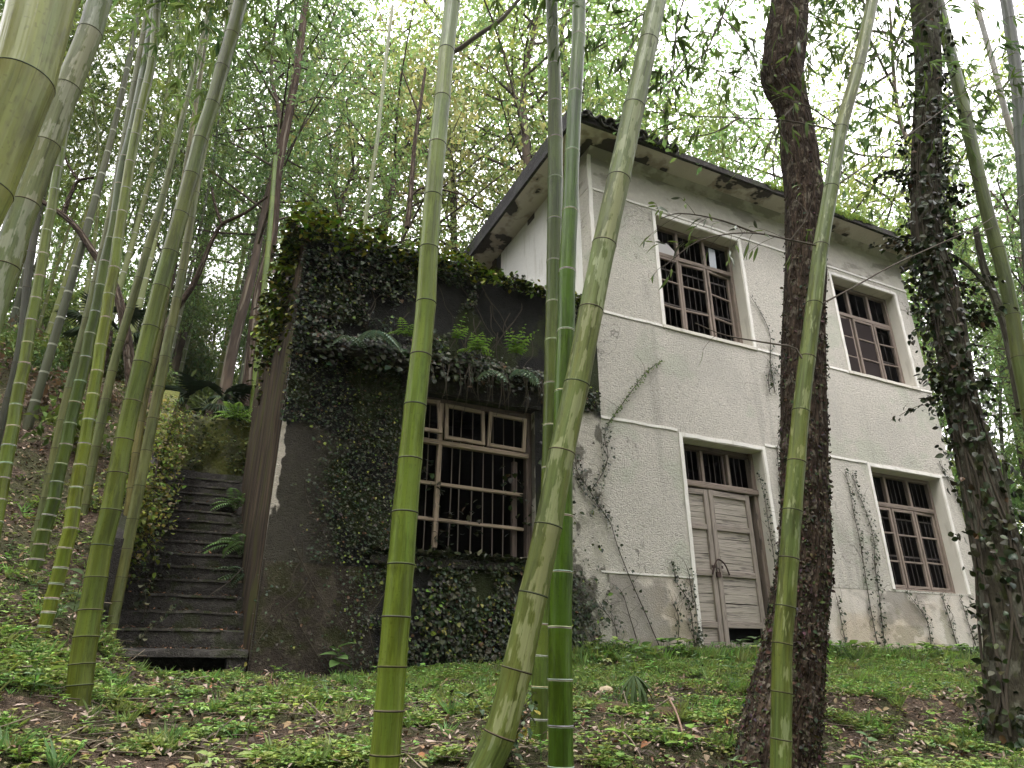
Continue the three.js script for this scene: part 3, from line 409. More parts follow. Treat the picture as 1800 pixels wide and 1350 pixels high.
{
  const std_bar = std({ color: C(0.16, 0.13, 0.11), roughness: 0.8 }); const g = new THREE.Group(); g.name = 'barred_window'; annex.add(g); const R = rng(651), z = -0.1, [x0, x1, y0, y1] = AW, mat = M.frameTan;
  part(g, 'frame', merged([timber(V(x1 - 0.04, y0, z - 0.03), V(x1 - 0.035, y1, z - 0.03), 0.07, 0.09, 1), timber(V(x0 + 0.04, y0, z - 0.03), V(x0 + 0.04, y1, z - 0.03), 0.07, 0.09, 2), timber(V(x0 + 0.08, y1 - 0.035, z - 0.03), V(x1 - 0.08, y1 - 0.035, z - 0.03), 0.065, 0.09, 3)]), M.frameDark);
  part(g, 'mullion', timber(V(2.40, y0 + 0.12, z), V(2.415, y1 - 0.06, z), 0.05, 0.06, 4), mat); part(g, 'post', timber(V(3.36, y0 + 0.05, z - 0.07), V(3.37, 2.25, z - 0.07), 0.06, 0.05, 4), M.frameDark);
  part(g, 'transom', timber(V(x0 + 0.06, 2.34, z + 0.002), V(x1 - 0.05, 2.315, z + 0.002), 0.055, 0.064, 5), mat);
  part(g, 'rail', timber(V(x0 + 0.06, 1.875, z - 0.01), V(3.44, 1.852, z - 0.01), 0.036, 0.04, 6), mat); part(g, 'rail', timber(V(x0 + 0.06, 1.487, z - 0.01), V(3.45, 1.46, z - 0.01), 0.036, 0.04, 7), mat);
  const sash = (a0, a1, b0, b1, ang, hx, roll) => { const Hn = V(hx, b1, z + 0.02), q = new THREE.Euler(ang[0], ang[1], roll), P = (x, y) => V(x, y, z + 0.02).sub(Hn).applyEuler(q).add(Hn), w = 0.042; for (const e of [[[a0, b0], [a0, b1]], [[a1, b0], [a1, b1]], [[a0 + w / 2, b0 + w / 2], [a1 - w / 2, b0 + w / 2]], [[a0 + w / 2, b1 - w / 2], [a1 - w / 2, b1 - w / 2]]]) part(g, 'sash', timber(P(...e[0]), P(...e[1]), w, 0.035, R()), mat); };
  sash(2.0, 2.37, 2.39, 2.82, [-0.25, 0], 2.0, 0); sash(2.47, 2.93, 2.37, 2.80, [-0.08, 0.06], 2.47, 0.0); sash(3.02, 3.46, 2.37, 2.79, [0.02, -0.05], 3.02, -0.045);
  for (let k = 0; k < 11; k++) { const x = 2.06 + k * 0.132 + jit(R, 0.012); part(g, 'bar', taper([V(x, y0, z - 0.11), V(x + jit(R, 0.012), 1.9, z - 0.11), V(x + jit(R, 0.008), y1, z - 0.11)], 0.006, 0.006, 8, 6), std_bar); }
}

// ---------------------------------------------------------------- the stairs
const RISE = 0.1725, GO = 0.268, SX0 = -0.42, SX1 = AL - 0.01, stairs = thing('staircase', 'dark mossy concrete stairs climbing between the annex and the bamboo slope', 'stairs', V(0.1, 0, 0));
M.step = dull({ color: C(0.72, 0.70, 0.67), map: reuse(darkTex, 0.8, 0.8), bumpMap: reuse(fineTex, 0.9, 0.9), bumpScale: 0.02, roughness: 0.9 }); M.nosing = dull({ color: C(1.25, 1.22, 1.15), map: reuse(darkTex, 1.3, 1.3), bumpMap: reuse(fineTex, 2, 2), bumpScale: 0.01, roughness: 0.9 });
const stepTop = (k) => 0.17 + k * RISE * 0.985;
function worn(x0, x1, y0, y1, z0, z1, seed, k = 0.02) { const g = new THREE.BoxGeometry(x1 - x0, y1 - y0, z1 - z0, Math.ceil((x1 - x0) / 0.06), 2, 3); g.translate((x0 + x1) / 2, (y0 + y1) / 2, (z0 + z1) / 2); const q = metric(g), p = q.attributes.position; for (let i = 0; i < p.count; i++) { const x = p.getX(i), y = p.getY(i), z = p.getZ(i), top = smooth(y1 - 0.06, y1, y) * smooth(z1 - 0.08, z1, z); p.setXYZ(i, x, y - top * k * 1.6 * smooth(0.35, 0.75, fbm(x * 6, seed, 661, 3)), z - top * k * fbm(x * 9, seed + 3, 663, 3) + 0.3 * k * (vn(x * 5, y * 9, seed) - 0.5)); } q.computeVertexNormals(); return q; }
for (let k = 0; k < 16; k++) part(stairs, 'step', worn(SX0, SX1, stepTop(k) - (k ? RISE + 0.04 : 0.07), stepTop(k), -GO * (k + 1) - 0.03, -GO * k + (k ? 0 : 0.02), k * 7.3), M.step);
for (let k = 1; k < 15; k++) { const R = rng(670 + k), a = SX0 + 0.05 + R() * 0.2, c = SX1 - 0.05 - R() * 0.25; part(stairs, 'nosing', wobble(strip(a, c, stepTop(k) - 0.022, stepTop(k) + 0.001, -GO * k - 0.03, -GO * k + 0.004, 680 + k), 0.014, 690 + k), M.nosing); }
part(stairs, 'step_base', merged([box(SX0, SX0 + 0.3, -0.4, 0.1, -0.3, 0.0), box(SX1 - 0.16, SX1, -0.4, 0.1, -0.3, 0.0), box(SX0, SX1, -0.4, 0.1, -0.5, -0.3)]), M.darkConcrete);
part(stairs, 'landing_wall', worn(-0.33, SX1, 2.6, 3.62, -4.35, -4.13, 93, 0.03), M.moss);
{
  const s = polygon(null, [[-0.03, -0.4], [-0.03, 1.04], [-3.95, 3.84], [-4.3, 3.9], [-4.3, 2.2]]);
  let g = new THREE.ExtrudeGeometry(s, { depth: 0.15, bevelEnabled: true, bevelSize: 0.012, bevelThickness: 0.012, bevelSegments: 1 }); g.rotateY(-Math.PI / 2); g.translate(SX0 - 0.005, 0, 0); g = metric(g);
  part(stairs, 'parapet', g.clone(), M.darkConcrete);
  const cap = polygon(null, [[-1.9, 2.36], [-1.9, 2.405], [-3.95, 3.865], [-4.33, 3.925], [-4.33, 3.6], [-3.95, 3.6]]); let c = new THREE.ExtrudeGeometry(cap, { depth: 0.2, bevelEnabled: false }); c.rotateY(-Math.PI / 2); c.translate(SX0 + 0.025, 0, 0);
  part(stairs, 'mossy_coping', metric(c), M.moss);
}

// ---------------------------------------------------------------- bamboo
// pts: where the stem is seen [px, py, width in px], top to bottom; dist: metres ahead; nodes: rows of its joints, or spacing in metres
function stemPath(pts, dist, topY, bend = 0) {
  const P = [], Rr = []; for (const [px, py, w] of pts) { const a = ahead(px, py, dist); P.push(a.p); Rr.push(w / 2 * a.depth / FOCAL); }
  const n = P.length, dn = P[n - 1].clone().sub(P[n - 2]).normalize(); let q = P[n - 1].clone(), k = 0;
  while (q.y > H(q.x, q.z) - 0.12 && k++ < 400) q.addScaledVector(dn, 0.05); if (k) { P.push(q); Rr.push(Rr[n - 1] * 1.04); }
  const up = P[0].clone().sub(P[1]).normalize(), lean = V(up.x, 0, up.z).multiplyScalar(bend); let y = P[0].y, top = P[0].clone(), r = Rr[0], d = up.clone();
  while (topY && y < topY) { d.addScaledVector(lean, 0.25).normalize(); top = top.clone().addScaledVector(d, 0.8); r *= 0.93; P.unshift(top); Rr.unshift(r); y = top.y; if (d.y < 0.3) break; }
  return { P: P.reverse(), R: Rr.reverse() };
}
const ringColors = { dark: [[0.055, 0.055, 0.03], [0.025, 0.022, 0.016], [0.035, 0.03, 0.02], [0.12, 0.12, 0.07], [0.09, 0.10, 0.035]], white: [[0.42, 0.45, 0.33], [0.5, 0.5, 0.42], [0.07, 0.06, 0.03], [0.10, 0.09, 0.05], [0.52, 0.52, 0.44], [0.3, 0.34, 0.18]] };
const ringRows = { dark: [[-0.004, 1.012], [-0.002, 1.032], [0, 1.05], [0.0018, 1.035], [0.005, 1.01]], white: [[-0.0075, 1.006], [-0.0035, 1.025], [-0.0012, 1.038], [0.0006, 1.042], [0.002, 1.03], [0.0065, 1.006]] };
const stems = [];
function bamboo(o) {
  const { P, R } = stemPath(o.pts, o.dist, o.topY ?? 7.5, o.bend ?? 0), rnd = rng(o.seed), N = 260, curve = new THREE.CatmullRomCurve3(P, false, 'centripetal'), pos = [], rad = [], s = [0];
  for (let i = 0; i <= N; i++) { const t = i / N; pos.push(curve.getPoint(t)); const f = t * (P.length - 1), k = Math.min(P.length - 2, Math.floor(f)); rad.push(lerp(R[k], R[k + 1], f - k)); if (i) s.push(s[i - 1] + pos[i].distanceTo(pos[i - 1])); }
  const L = s[N], at = (q) => { q = clamp(q, 0, L); let i = 1; while (i < N && s[i] < q) i++; const t = (q - s[i - 1]) / (s[i] - s[i - 1] || 1); return { p: pos[i - 1].clone().lerp(pos[i], t), r: lerp(rad[i - 1], rad[i], t), t: pos[Math.min(N, i + 2)].clone().sub(pos[Math.max(0, i - 3)]).normalize() }; };
  let nodes = [];
  if (Array.isArray(o.nodes)) {
    const rows = pos.map((p) => pixelOf(p)[1]);
    for (const y of o.nodes) { let b = 0, e = 1e9; rows.forEach((v, i) => { const d = Math.abs(v - y); if (pixelOf(pos[i])[2] > 0.2 && d < e) { e = d; b = i; } }); nodes.push(s[b]); }
    nodes.sort((a, b) => a - b); for (let k = 1; k < nodes.length; k++) if (nodes[k] - nodes[k - 1] < 0.04) nodes.splice(k--, 1);
    let g = (nodes[1] - nodes[0]); for (let q = nodes[0] - g; q > 0.03; q -= g *= 0.9) nodes.unshift(q); g = nodes[nodes.length - 1] - nodes[nodes.length - 2]; for (let q = nodes[nodes.length - 1] + g; q < L; q += g) nodes.push(q);
  } else { let q = 0.08; const g = o.nodes ?? 0.3; while (q < L) { nodes.push(q); q += g * (0.45 + 0.55 * smooth(0, 2, q)) * lerp(0.95, 1.05, rnd()); } }
  const base = pos[0].clone(), t = thing(o.name ?? 'bamboo', o.label, 'bamboo', base, o.group), seg = o.seg ?? 22;
  const mid = at(L * 0.4).p, e0 = EYE.clone().sub(mid).setY(0).normalize(), shift = o.turn ?? 0;
  const ringOf = (q, mul) => { const a = at(q), x = e0.clone().addScaledVector(a.t, -e0.dot(a.t)).normalize(), y = a.t.clone().cross(x); return { a, x, y, r: a.r * mul }; };
  const surface = (rows, noisy) => {
    const p = [], uv = [], col = [], idx = [];
    rows.forEach(([q, mul, c]) => { const f = ringOf(q, mul); for (let j = 0; j <= seg; j++) { const u = j / seg, an = (u - 0.5) * Math.PI * 2; const d = f.x.clone().multiplyScalar(Math.cos(an)).addScaledVector(f.y, Math.sin(an)); p.push(f.a.p.x + d.x * f.r, f.a.p.y + d.y * f.r, f.a.p.z + d.z * f.r); uv.push(u + shift, q / 1.5 + o.seed * 0.137); const w = noisy ? lerp(0.6, 1.25, vn(j * 0.9, q * 90, o.seed)) : 1; col.push(c[0] * w, c[1] * w, c[2] * w); } });
    for (let i = 1; i < rows.length; i++) for (let j = 0; j < seg; j++) { const a = (i - 1) * (seg + 1) + j, b = a + seg + 1; idx.push(a, a + 1, b, a + 1, b + 1, b); }
    const g = new THREE.BufferGeometry(); g.setAttribute('position', new THREE.Float32BufferAttribute(p, 3)); g.setAttribute('uv', new THREE.Float32BufferAttribute(uv, 2)); g.setAttribute('color', new THREE.Float32BufferAttribute(col, 3)); g.setIndex(idx); g.computeVertexNormals(); return g;
  };
  const rows = [], cuts = [0, ...nodes, L];
  for (let k = 1; k < cuts.length; k++) {
    const a = cuts[k - 1], b = cuts[k], len = b - a, v = lerp(0.86, 1.14, rnd()), h = jit(rnd, 0.07), c = [v * (1 + h), v, v * (1 - h)], bloom = o.ring === 'white' ? mix3(c, [1.5, 1.5, 3], 0.22) : mix3(c, [1.15, 1.05, 1.2], 0.3);
    rows.push([a + Math.min(0.004, len * 0.1), k > 1 ? 1.02 : 1, c], [a + len * 0.12, 0.985, c], [a + len * 0.5, 0.975, c], [a + len * 0.82, 0.985, c], [b - Math.min(0.05, len * 0.14), 0.992, c], [b - Math.min(0.03, len * 0.1), 1, bloom], [b - Math.min(0.004, len * 0.03), 1.022, bloom]);
  }
  part(t, 'culm', surface(rows), skin(...o.color, o.old, o.rough));
  const kind = o.ring ?? 'dark', rr = ringRows[kind], rc = ringColors[kind], rk = o.ringScale ?? 1;
  if (!o.plain) for (const q of nodes) if (q > 0.02 && q < L - 0.05) { const py = pixelOf(at(q).p); if (py[1] < -260 || py[1] > 1500) continue; part(t, 'node_ring', surface(rr.map(([d, m], i) => [q + d * rk, 1 + (m - 1) * Math.min(1.6, rk), rc[i].map((w) => w * lerp(0.7, 1.15, rnd()))]), true), M.ring); }
  stems.push(t);
  return { thing: t, at, nodes, L };
}
// the big stems in front
const front = bamboo({ seed: 11, dist: 2.35, color: [0.185, 0.26, 0.04], rough: 0.36, label: 'thick green bamboo stem standing in front of the ivy annex window', pts: [[795, 7, 27], [785, 88, 27], [778, 170, 28], [769, 258, 31], [761, 348, 32], [754, 438, 33.5], [749, 532, 35], [740, 623, 37], [729.5, 717, 39.5], [721, 810, 42], [712, 902, 45.5], [705, 992, 47.5], [697, 1083, 50], [690, 1169, 51], [683.7, 1252, 52.5], [677, 1328, 54]], nodes: [7, 88, 170, 258, 348, 438, 532, 623, 717, 810, 902, 992, 1083, 1169, 1252, 1328], topY: 7 });
const leaning = bamboo({ seed: 12, dist: 2.5, color: [0.165, 0.21, 0.055], old: true, rough: 0.55, label: 'leaning old bamboo stem blotched with pale lichen, crossing the house corner', pts: [[1155, 0, 34], [1140, 72, 34], [1114, 190, 38], [1088, 312, 40.5], [1062, 430, 42], [1038, 549, 43], [1014, 675, 44.5], [987, 798, 46], [964, 923, 49], [937, 1047, 51], [909, 1175, 54], [875, 1300, 57], [852, 1350, 58]], nodes: [72, 190, 312, 430, 549, 675, 798, 923, 1047, 1175, 1290], topY: 7, turn: -0.02 });
bamboo({ seed: 13, dist: 2.75, color: [0.10, 0.19, 0.02], ring: 'white', rough: 0.34, label: 'straight vivid green bamboo stem with white rings, right of the leaning mottled stem', pts: [[1018, 0, 24], [1017, 65, 24], [1011, 165, 25], [1006, 268, 26], [1002, 372, 28], [997, 478, 30], [995, 583, 32], [991, 690, 34], [989, 795, 36], [988, 900, 38], [987, 1006, 40], [984.5, 1103, 42], [985, 1195, 44], [985.5, 1276, 44.5], [986, 1348, 46]], nodes: [65, 165, 268, 372, 478, 583, 690, 800, 905, 1006, 1103, 1195, 1276, 1348], topY: 7.5 });
bamboo({ seed: 14, dist: 3.5, color: [0.12, 0.175, 0.035], ring: 'white', rough: 0.4, label: 'slimmer dull green bamboo stem seen just left of the vivid green one', pts: [[970, 0, 21], [971, 53, 21], [974, 115, 23], [975, 180, 25], [976, 248, 26.5], [976, 317, 27], [975, 388, 27], [974, 460, 27], [973, 531, 27.5], [971, 603, 28], [970, 678, 28], [968, 750, 28], [965, 850, 28], [960, 970, 28], [955, 1095, 29], [951, 1155, 30], [948, 1240, 31]], nodes: [53, 115, 180, 248, 317, 388, 460, 531, 603, 678, 750, 822, 893, 962, 1030, 1095, 1155, 1210], topY: 8 });
bamboo({ seed: 15, dist: 1.35, color: [0.29, 0.31, 0.09], rough: 0.42, label: 'very thick yellowish bamboo stem cut off by the top left corner of the picture', pts: [[88, -40, 98], [76, 0, 99], [37, 145, 98], [-29, 312, 99], [-92, 460, 101], [-172, 640, 104]], nodes: [-25, 145, 330, 480], topY: 3.5, seg: 36, ringScale: 0.8 });
bamboo({ seed: 16, dist: 2.4, color: [0.13, 0.155, 0.055], old: true, rough: 0.6, label: 'grey green lichened bamboo stem leaning beside the very thick yellowish one', pts: [[181, -20, 37], [158, 58, 38], [119, 155, 40], [82, 255, 42], [45, 359, 43], [8, 470, 45], [-35, 610, 46]], nodes: [-40, 58, 155, 255, 359, 470], topY: 5, turn: 0.03 });
bamboo({ seed: 17, dist: 3.55, color: [0.15, 0.195, 0.035], rough: 0.45, label: 'long olive green bamboo stem rooted beside the foot of the stairs', pts: [[424, 0, 22], [408, 60, 22.5], [390, 122, 23], [373, 183, 23.5], [353, 244, 24], [336, 310, 25], [318, 376, 25.5], [300, 441, 26.5], [282, 507, 27], [265, 575, 28], [249, 642, 29], [233, 707, 30], [218, 772, 31], [206, 835, 32], [195, 897, 33.5], [180, 957, 35], [169, 1017, 37], [159.5, 1072, 38.5], [151, 1122, 41], [144, 1168, 42], [140, 1204, 43], [135, 1236, 44]], nodes: [60, 122, 183, 244, 310, 376, 441, 507, 575, 642, 707, 772, 835, 897, 957, 1017, 1072, 1122, 1168, 1204], topY: 8 });
const G1 = 'bamboo stems on the slope left of the stairs';
bamboo({ seed: 18, dist: 4.19, color: [0.20, 0.25, 0.035], ring: 'white', rough: 0.36, group: G1, label: 'bright yellow green bamboo stem with close white rings, left of the long olive stem', pts: [[278, -20, 13], [267, 107, 14.5], [247, 195, 15.5], [238, 240, 16], [229, 286, 16.5], [218, 355, 17], [207, 425, 17.5], [201, 472, 18], [192, 517, 18.5], [186, 562, 19], [177, 608, 19], [171, 652, 19.5], [163, 696, 20], [156, 739, 20.5], [149, 780, 21], [141, 820, 21.5], [134, 858, 22], [129, 893, 23], [124, 931, 24], [115, 964, 24], [107, 997, 24], [99, 1027, 23.5], [91, 1052, 23], [86, 1075, 23], [75, 1112, 22]], nodes: [150, 195, 240, 286, 332, 378, 425, 472, 517, 562, 608, 652, 696, 739, 780, 820, 858, 893, 931, 964, 997, 1027, 1052, 1075], topY: 9 });
bamboo({ seed: 19, dist: 4.93, color: [0.10, 0.15, 0.03], ring: 'white', rough: 0.38, group: G1, label: 'dark green bamboo stem with white rings close behind the bright yellow green stem', pts: [[277, -20, 14], [273, 5, 14], [258, 100, 15], [232, 230, 16], [215, 300, 17], [200, 400, 17.5], [185, 462, 18], [169, 547, 18.5], [159, 587, 19], [151, 630, 19.5], [142, 670, 20], [132, 708, 20], [123, 747, 20.5], [116, 782, 21], [107, 817, 21], [100, 847, 21.5], [95, 878, 22], [86, 907, 22.5], [78, 932, 23], [70, 965, 23], [60, 1002, 24]], nodes: [330, 375, 420, 462, 505, 547, 587, 630, 670, 708, 747, 782, 817, 847, 878, 907, 932, 958], topY: 9 });
bamboo({ seed: 20, dist: 5.2, color: [0.13, 0.15, 0.06], rough: 0.6, group: G1, label: 'dull grey bamboo stem just left of the two stems with white rings', pts: [[228, 200, 13], [205, 330, 15], [180, 455, 17], [150, 580, 18.5], [120, 700, 19], [92, 830, 20], [66, 950, 21]], nodes: 0.34, topY: 9, seg: 14 });
bamboo({ seed: 21, dist: 4.3, color: [0.165, 0.215, 0.04], ring: 'white', rough: 0.38, group: G1, label: 'yellow green bamboo stem with white rings leaving the left edge of the picture', pts: [[128, 150, 13], [108, 262, 14], [102, 295, 15], [96, 333, 15], [90, 370, 15.5], [82, 408, 16], [76, 448, 16.5], [70, 487, 17], [63, 525, 17.5], [55, 563, 18], [49, 602, 18.5], [43, 641, 19], [35, 677, 20], [28, 713, 20], [23, 750, 21], [16, 783, 22], [10, 814, 22], [5, 843, 23], [-12, 940, 24]], nodes: [220, 258, 295, 333, 370, 408, 448, 487, 525, 563, 602, 641, 677, 713, 750, 783, 814, 843, 880], topY: 8 });
bamboo({ seed: 22, dist: 6.0, color: [0.20, 0.22, 0.085], rough: 0.55, group: G1, label: 'pale grey green bamboo stem rising behind the mossy stair parapet', pts: [[362, 240, 12], [345, 330, 13], [320, 480, 15], [306, 550, 16], [295, 600, 17], [280, 680, 18], [265, 755, 18.5]], nodes: 0.33, topY: 10, seg: 14 });
bamboo({ seed: 23, dist: 6.3, color: [0.23, 0.22, 0.09], rough: 0.55, group: G1, label: 'straw yellow bamboo stem half hidden behind the long olive stem', pts: [[310, 400, 10], [283, 570, 12], [258, 680, 13], [243, 770, 14], [234, 835, 14]], nodes: 0.34, topY: 9, seg: 14 });
bamboo({ seed: 24, dist: 6.2, color: [0.14, 0.165, 0.065], rough: 0.6, group: G1, label: 'slender grey green bamboo slanting more than its neighbours towards the foot of the slope', pts: [[300, 290, 10], [285, 350, 11], [255, 450, 13], [228, 545, 14], [200, 640, 15], [172, 770, 16], [145, 905, 16]], nodes: 0.36, topY: 10, seg: 14 });
bamboo({ seed: 25, dist: 4.9, color: [0.055, 0.06, 0.045], rough: 0.7, group: G1, label: 'thin blackish bamboo stem leaning across the left edge beside the ringed yellow green stem', pts: [[72, 300, 9], [62, 400, 11], [50, 480, 13], [35, 610, 13], [5, 735, 12], [-10, 800, 12]], nodes: 0.36, topY: 7, seg: 12 });
bamboo({ seed: 26, dist: 11, color: [0.14, 0.21, 0.03], rough: 0.45, group: G1, label: 'lime green bamboo stem against the left side wall of the annex', pts: [[480, 330, 8], [473, 420, 9], [468, 470, 10], [462, 540, 11], [453, 630, 12], [445, 710, 12]], nodes: 0.36, topY: 9, seg: 14 });
bamboo({ seed: 27, dist: 3.15, color: [0.165, 0.21, 0.05], old: 2, rough: 0.5, label: 'green bamboo stem in front of the dark bark tree, right of the door', pts: [[1533, 3, 20], [1508, 120, 21.5], [1478, 227, 23], [1461, 331, 25], [1443, 433, 26], [1431, 535, 27], [1419, 629, 28], [1408, 723, 29], [1400, 812, 31], [1393, 898, 32.5], [1387, 982, 33], [1381, 1067, 34], [1375, 1132, 34.5], [1374, 1217, 35.5], [1373, 1300, 36.5], [1372, 1372, 37]], nodes: [3, 120, 227, 331, 433, 535, 629, 723, 812, 898, 982, 1067, 1132, 1217, 1300], topY: 6.5 });
bamboo({ seed: 28, dist: 4.6, color: [0.13, 0.17, 0.04], rough: 0.5, label: 'green bamboo stem leaning left beyond the ivy tree at the right edge', pts: [[1648, -5, 18], [1668, 83, 19], [1697, 203, 20], [1722, 318, 21], [1745, 410, 21.5], [1757, 450, 22], [1780, 555, 23], [1791, 630, 23.5], [1812, 740, 24], [1840, 900, 24]], nodes: [83, 203, 318, 440, 555, 630, 720], topY: 8 });
bamboo({ seed: 29, dist: 5.6, color: [0.05, 0.065, 0.035], rough: 0.55, label: 'dark bamboo stem at the top right corner of the picture', pts: [[1768, -5, 18], [1780, 80, 19], [1788, 150, 19.5], [1797, 280, 20], [1806, 420, 20], [1835, 800, 21]], nodes: 0.4, topY: 9, seg: 16 });
bamboo({ seed: 30, dist: 7.0, color: [0.25, 0.24, 0.22], rough: 0.5, label: 'thin silvery dead bamboo leaning in the upper right', pts: [[1712, -10, 8], [1720, 20, 8.5], [1747, 117, 9], [1773, 217, 10], [1797, 283, 10], [1850, 430, 11], [1910, 640, 12]], nodes: 0.35, topY: 9, seg: 12 });
bamboo({ seed: 31, dist: 11, color: [0.20, 0.24, 0.12], rough: 0.5, label: 'slender pale bamboo behind the ivy roof, left of the thick front stem', pts: [[690, 10, 5.5], [675, 133, 6.5], [662, 253, 7.5], [651, 325, 8], [640, 400, 8.5]], nodes: 0.5, topY: 13, seg: 10, ring: 'white' });

// ---------------------------------------------------------------- tree trunks in front of the house
function trunk(o) {
  const { P, R } = stemPath(o.pts, o.dist, o.topY ?? 8, 0), N = o.rows ?? 150, seg = o.seg ?? 40, curve = new THREE.CatmullRomCurve3(P, false, 'centripetal'), p = [], uv = [], idx = []; let s = 0, prev = null;
  const e0 = EYE.clone().sub(P[0]).setY(0).normalize(); const surf = [];
  for (let i = 0; i <= N; i++) {
    const t = i / N, c = curve.getPoint(t), tg = curve.getTangent(t), f = t * (P.length - 1), k = Math.min(P.length - 2, Math.floor(f)), r = lerp(R[k], R[k + 1], f - k), x = e0.clone().addScaledVector(tg, -e0.dot(tg)).normalize(), y = tg.clone().cross(x); if (prev) s += prev.distanceTo(c); prev = c;
    for (let j = 0; j <= seg; j++) {
      const a = j / seg * Math.PI * 2, ca = Math.cos(a), sa = Math.sin(a), bump = (o.rugged ?? 0.1) * (fbm(ca * 2.2 + 9, sa * 2.2 + s * 1.6 + 9, o.seed, 3) - 0.5) * 2 + (o.ridge ?? 0.05) * (fbm(ca * 7 + 9, sa * 7 + s * 2 + 9, o.seed + 3, 3) - 0.5) * 2, flare = 1 + (o.flare ?? 0.25) * Math.exp(-s / 0.32) * (0.6 + 0.5 * Math.cos(3 * a + o.seed));
      const rr = r * (1 + bump) * flare, d = x.clone().multiplyScalar(ca).addScaledVector(y, sa); p.push(c.x + d.x * rr, c.y + d.y * rr, c.z + d.z * rr); uv.push(j / seg * (o.uRep ?? 2), s / (o.vScale ?? 0.8)); surf.push({ c: c.clone(), d, r: rr, s, t: tg.clone(), a });
      if (i && j) { const b = i * (seg + 1) + j, q = b - seg - 1; idx.push(q - 1, q, b - 1, q, b, b - 1); }
    }
  }
  const g = new THREE.BufferGeometry(); g.setAttribute('position', new THREE.Float32BufferAttribute(p, 3)); g.setAttribute('uv', new THREE.Float32BufferAttribute(uv, 2)); g.setIndex(idx); g.computeVertexNormals();
  const t = thing(o.name ?? 'tree', o.label, 'tree', P[0].clone()); part(t, 'trunk', g, o.mat);
  return { t, P, R, curve, N, seg, surf };
}
const darkTree = trunk({ seed: 71, dist: 3.7, label: 'dark barked tree trunk clad in dead leaf scales, right of the wooden door', mat: M.bark, flare: 0.5, ridge: 0.11, rugged: 0.13, pts: [[1388, -10, 62], [1386, 20, 62], [1379, 70, 66], [1375, 115, 68], [1376, 140, 68], [1388, 175, 58], [1397, 205, 57], [1406, 267, 62], [1413, 350, 64], [1415, 450, 66], [1413, 550, 70], [1412, 650, 74], [1414, 800, 78], [1416, 900, 80], [1414, 1000, 84], [1404, 1080, 90], [1396, 1150, 100], [1380, 1230, 112], [1368, 1290, 118], [1362, 1340, 122]], topY: 7 });
const ivyTree = trunk({ seed: 73, dist: 4.3, label: 'pale lichened tree trunk wrapped in ivy at the right end of the house', mat: M.barkPale, rugged: 0.11, ridge: 0.08, flare: 0.2, pts: [[1624, -10, 42], [1625, 10, 42], [1631, 133, 42], [1629, 233, 44], [1627, 333, 46], [1632, 430, 47], [1645, 480, 48], [1665, 547, 49], [1677, 627, 52], [1688, 693, 54], [1699, 740, 56], [1714, 800, 60], [1733, 883, 66], [1748, 950, 72], [1764, 1030, 80], [1779, 1150, 80], [1790, 1250, 90], [1796, 1300, 98]], topY: 8 });
// dead leaf scales and small ferns pressed to the dark trunk
{
  const R = rng(75), g = leafShape(0.022, 0.008, 0.6, 3), mats = [], cols = [];
  for (let i = 0; i < 22000; i++) { const q = darkTree.surf[Math.floor(R() * darkTree.surf.length)]; const y = q.c.y, dens = smooth(3.1, 0.9, y); if (R() > dens * 0.95 + 0.05) continue; const o = q.c.clone().addScaledVector(q.d, q.r + 0.002).addScaledVector(q.t, jit(R, 0.03)); const d = q.d.clone().multiplyScalar(0.1 + 0.4 * R()).add(dirRand(R).multiplyScalar(0.9)); d.y -= 0.4; mats.push(aim(o, d, q.d, jit(R, 1.5), 0.4 + R() * 0.7)); const k = R(); cols.push(k < 0.82 ? C(0.032 + 0.045 * R(), 0.028 + 0.037 * R(), 0.019 + 0.023 * R()) : k < 0.93 ? C(0.11, 0.095, 0.07) : C(0.05, 0.07, 0.02)); }
  stuff('leaf_scales', moved(g, 0), leafMat(1, 1, 1, 0, 0.8), rebase(mats, darkTree.t.position), cols, null, null, darkTree.t);
}
function moved(g) { return g; }
function rebase(mats, o) { const m = new THREE.Matrix4().makeTranslation(-o.x, -o.y, -o.z); return mats.map((q) => q.premultiply(m)); }
// ivy: a climbing plant of its own with leaves that can be told apart and a mass of the rest
function ivyPlant(name, label, base, leaves, stems, { max = 220, L = 0.06, W = 0.026, mat, stemMat = M.vine } = {}) {
  const t = thing(name, label, 'climbing plant', base); for (const g of stems) part(t, 'stem', g, stemMat);
  const shapes = [leafShape(L, W, 0.22, 4, 0.75), leafShape(L * 0.9, W * 1.1, 0.35, 4, 0.7), leafShape(L * 1.05, W * 0.85, 0.05, 4, 0.8)];
  const order = leaves.map((l, i) => [i, l.s]).sort((a, b) => b[1] - a[1]), solo = new Set(order.slice(0, max).map((q) => q[0])), rest = [[], [], []], rc = [[], [], []];
  leaves.forEach((l, i) => {
    const k = i % 3, m = aim(l.o, l.d, l.u ?? V(0, 1, 0), l.roll ?? 0, l.s);
    if (solo.has(i)) { const q = shade(new THREE.Mesh(shapes[k], mat[l.m ?? 0])); q.name = 'leaf'; m.premultiply(new THREE.Matrix4().makeTranslation(-base.x, -base.y, -base.z)); setMesh(q, m); t.add(q); }
    else { rest[k].push(m); rc[k].push(l.c ?? C(1, 1, 1)); }
  });
  const mass = shapes.map((g, k) => rest[k].length && stuff('leaves', g, mat[mat.length - 1], rebase(rest[k], base), rc[k], null, null, t)); void mass; return t;
}
M.ivyDark = leafMat(0.02, 0.028, 0.012, 0, 0.3); M.ivyMid = leafMat(0.03, 0.04, 0.016, 0, 0.36); M.ivyPale = leafMat(0.12, 0.12, 0.07, 0, 0.5); M.ivyAny = leafMat(1, 1, 1, 0, 0.36);
M.leafLime = leafMat(0.17, 0.24, 0.045, 0.4); M.leafAnyT = leafMat(1, 1, 1, 0.4);
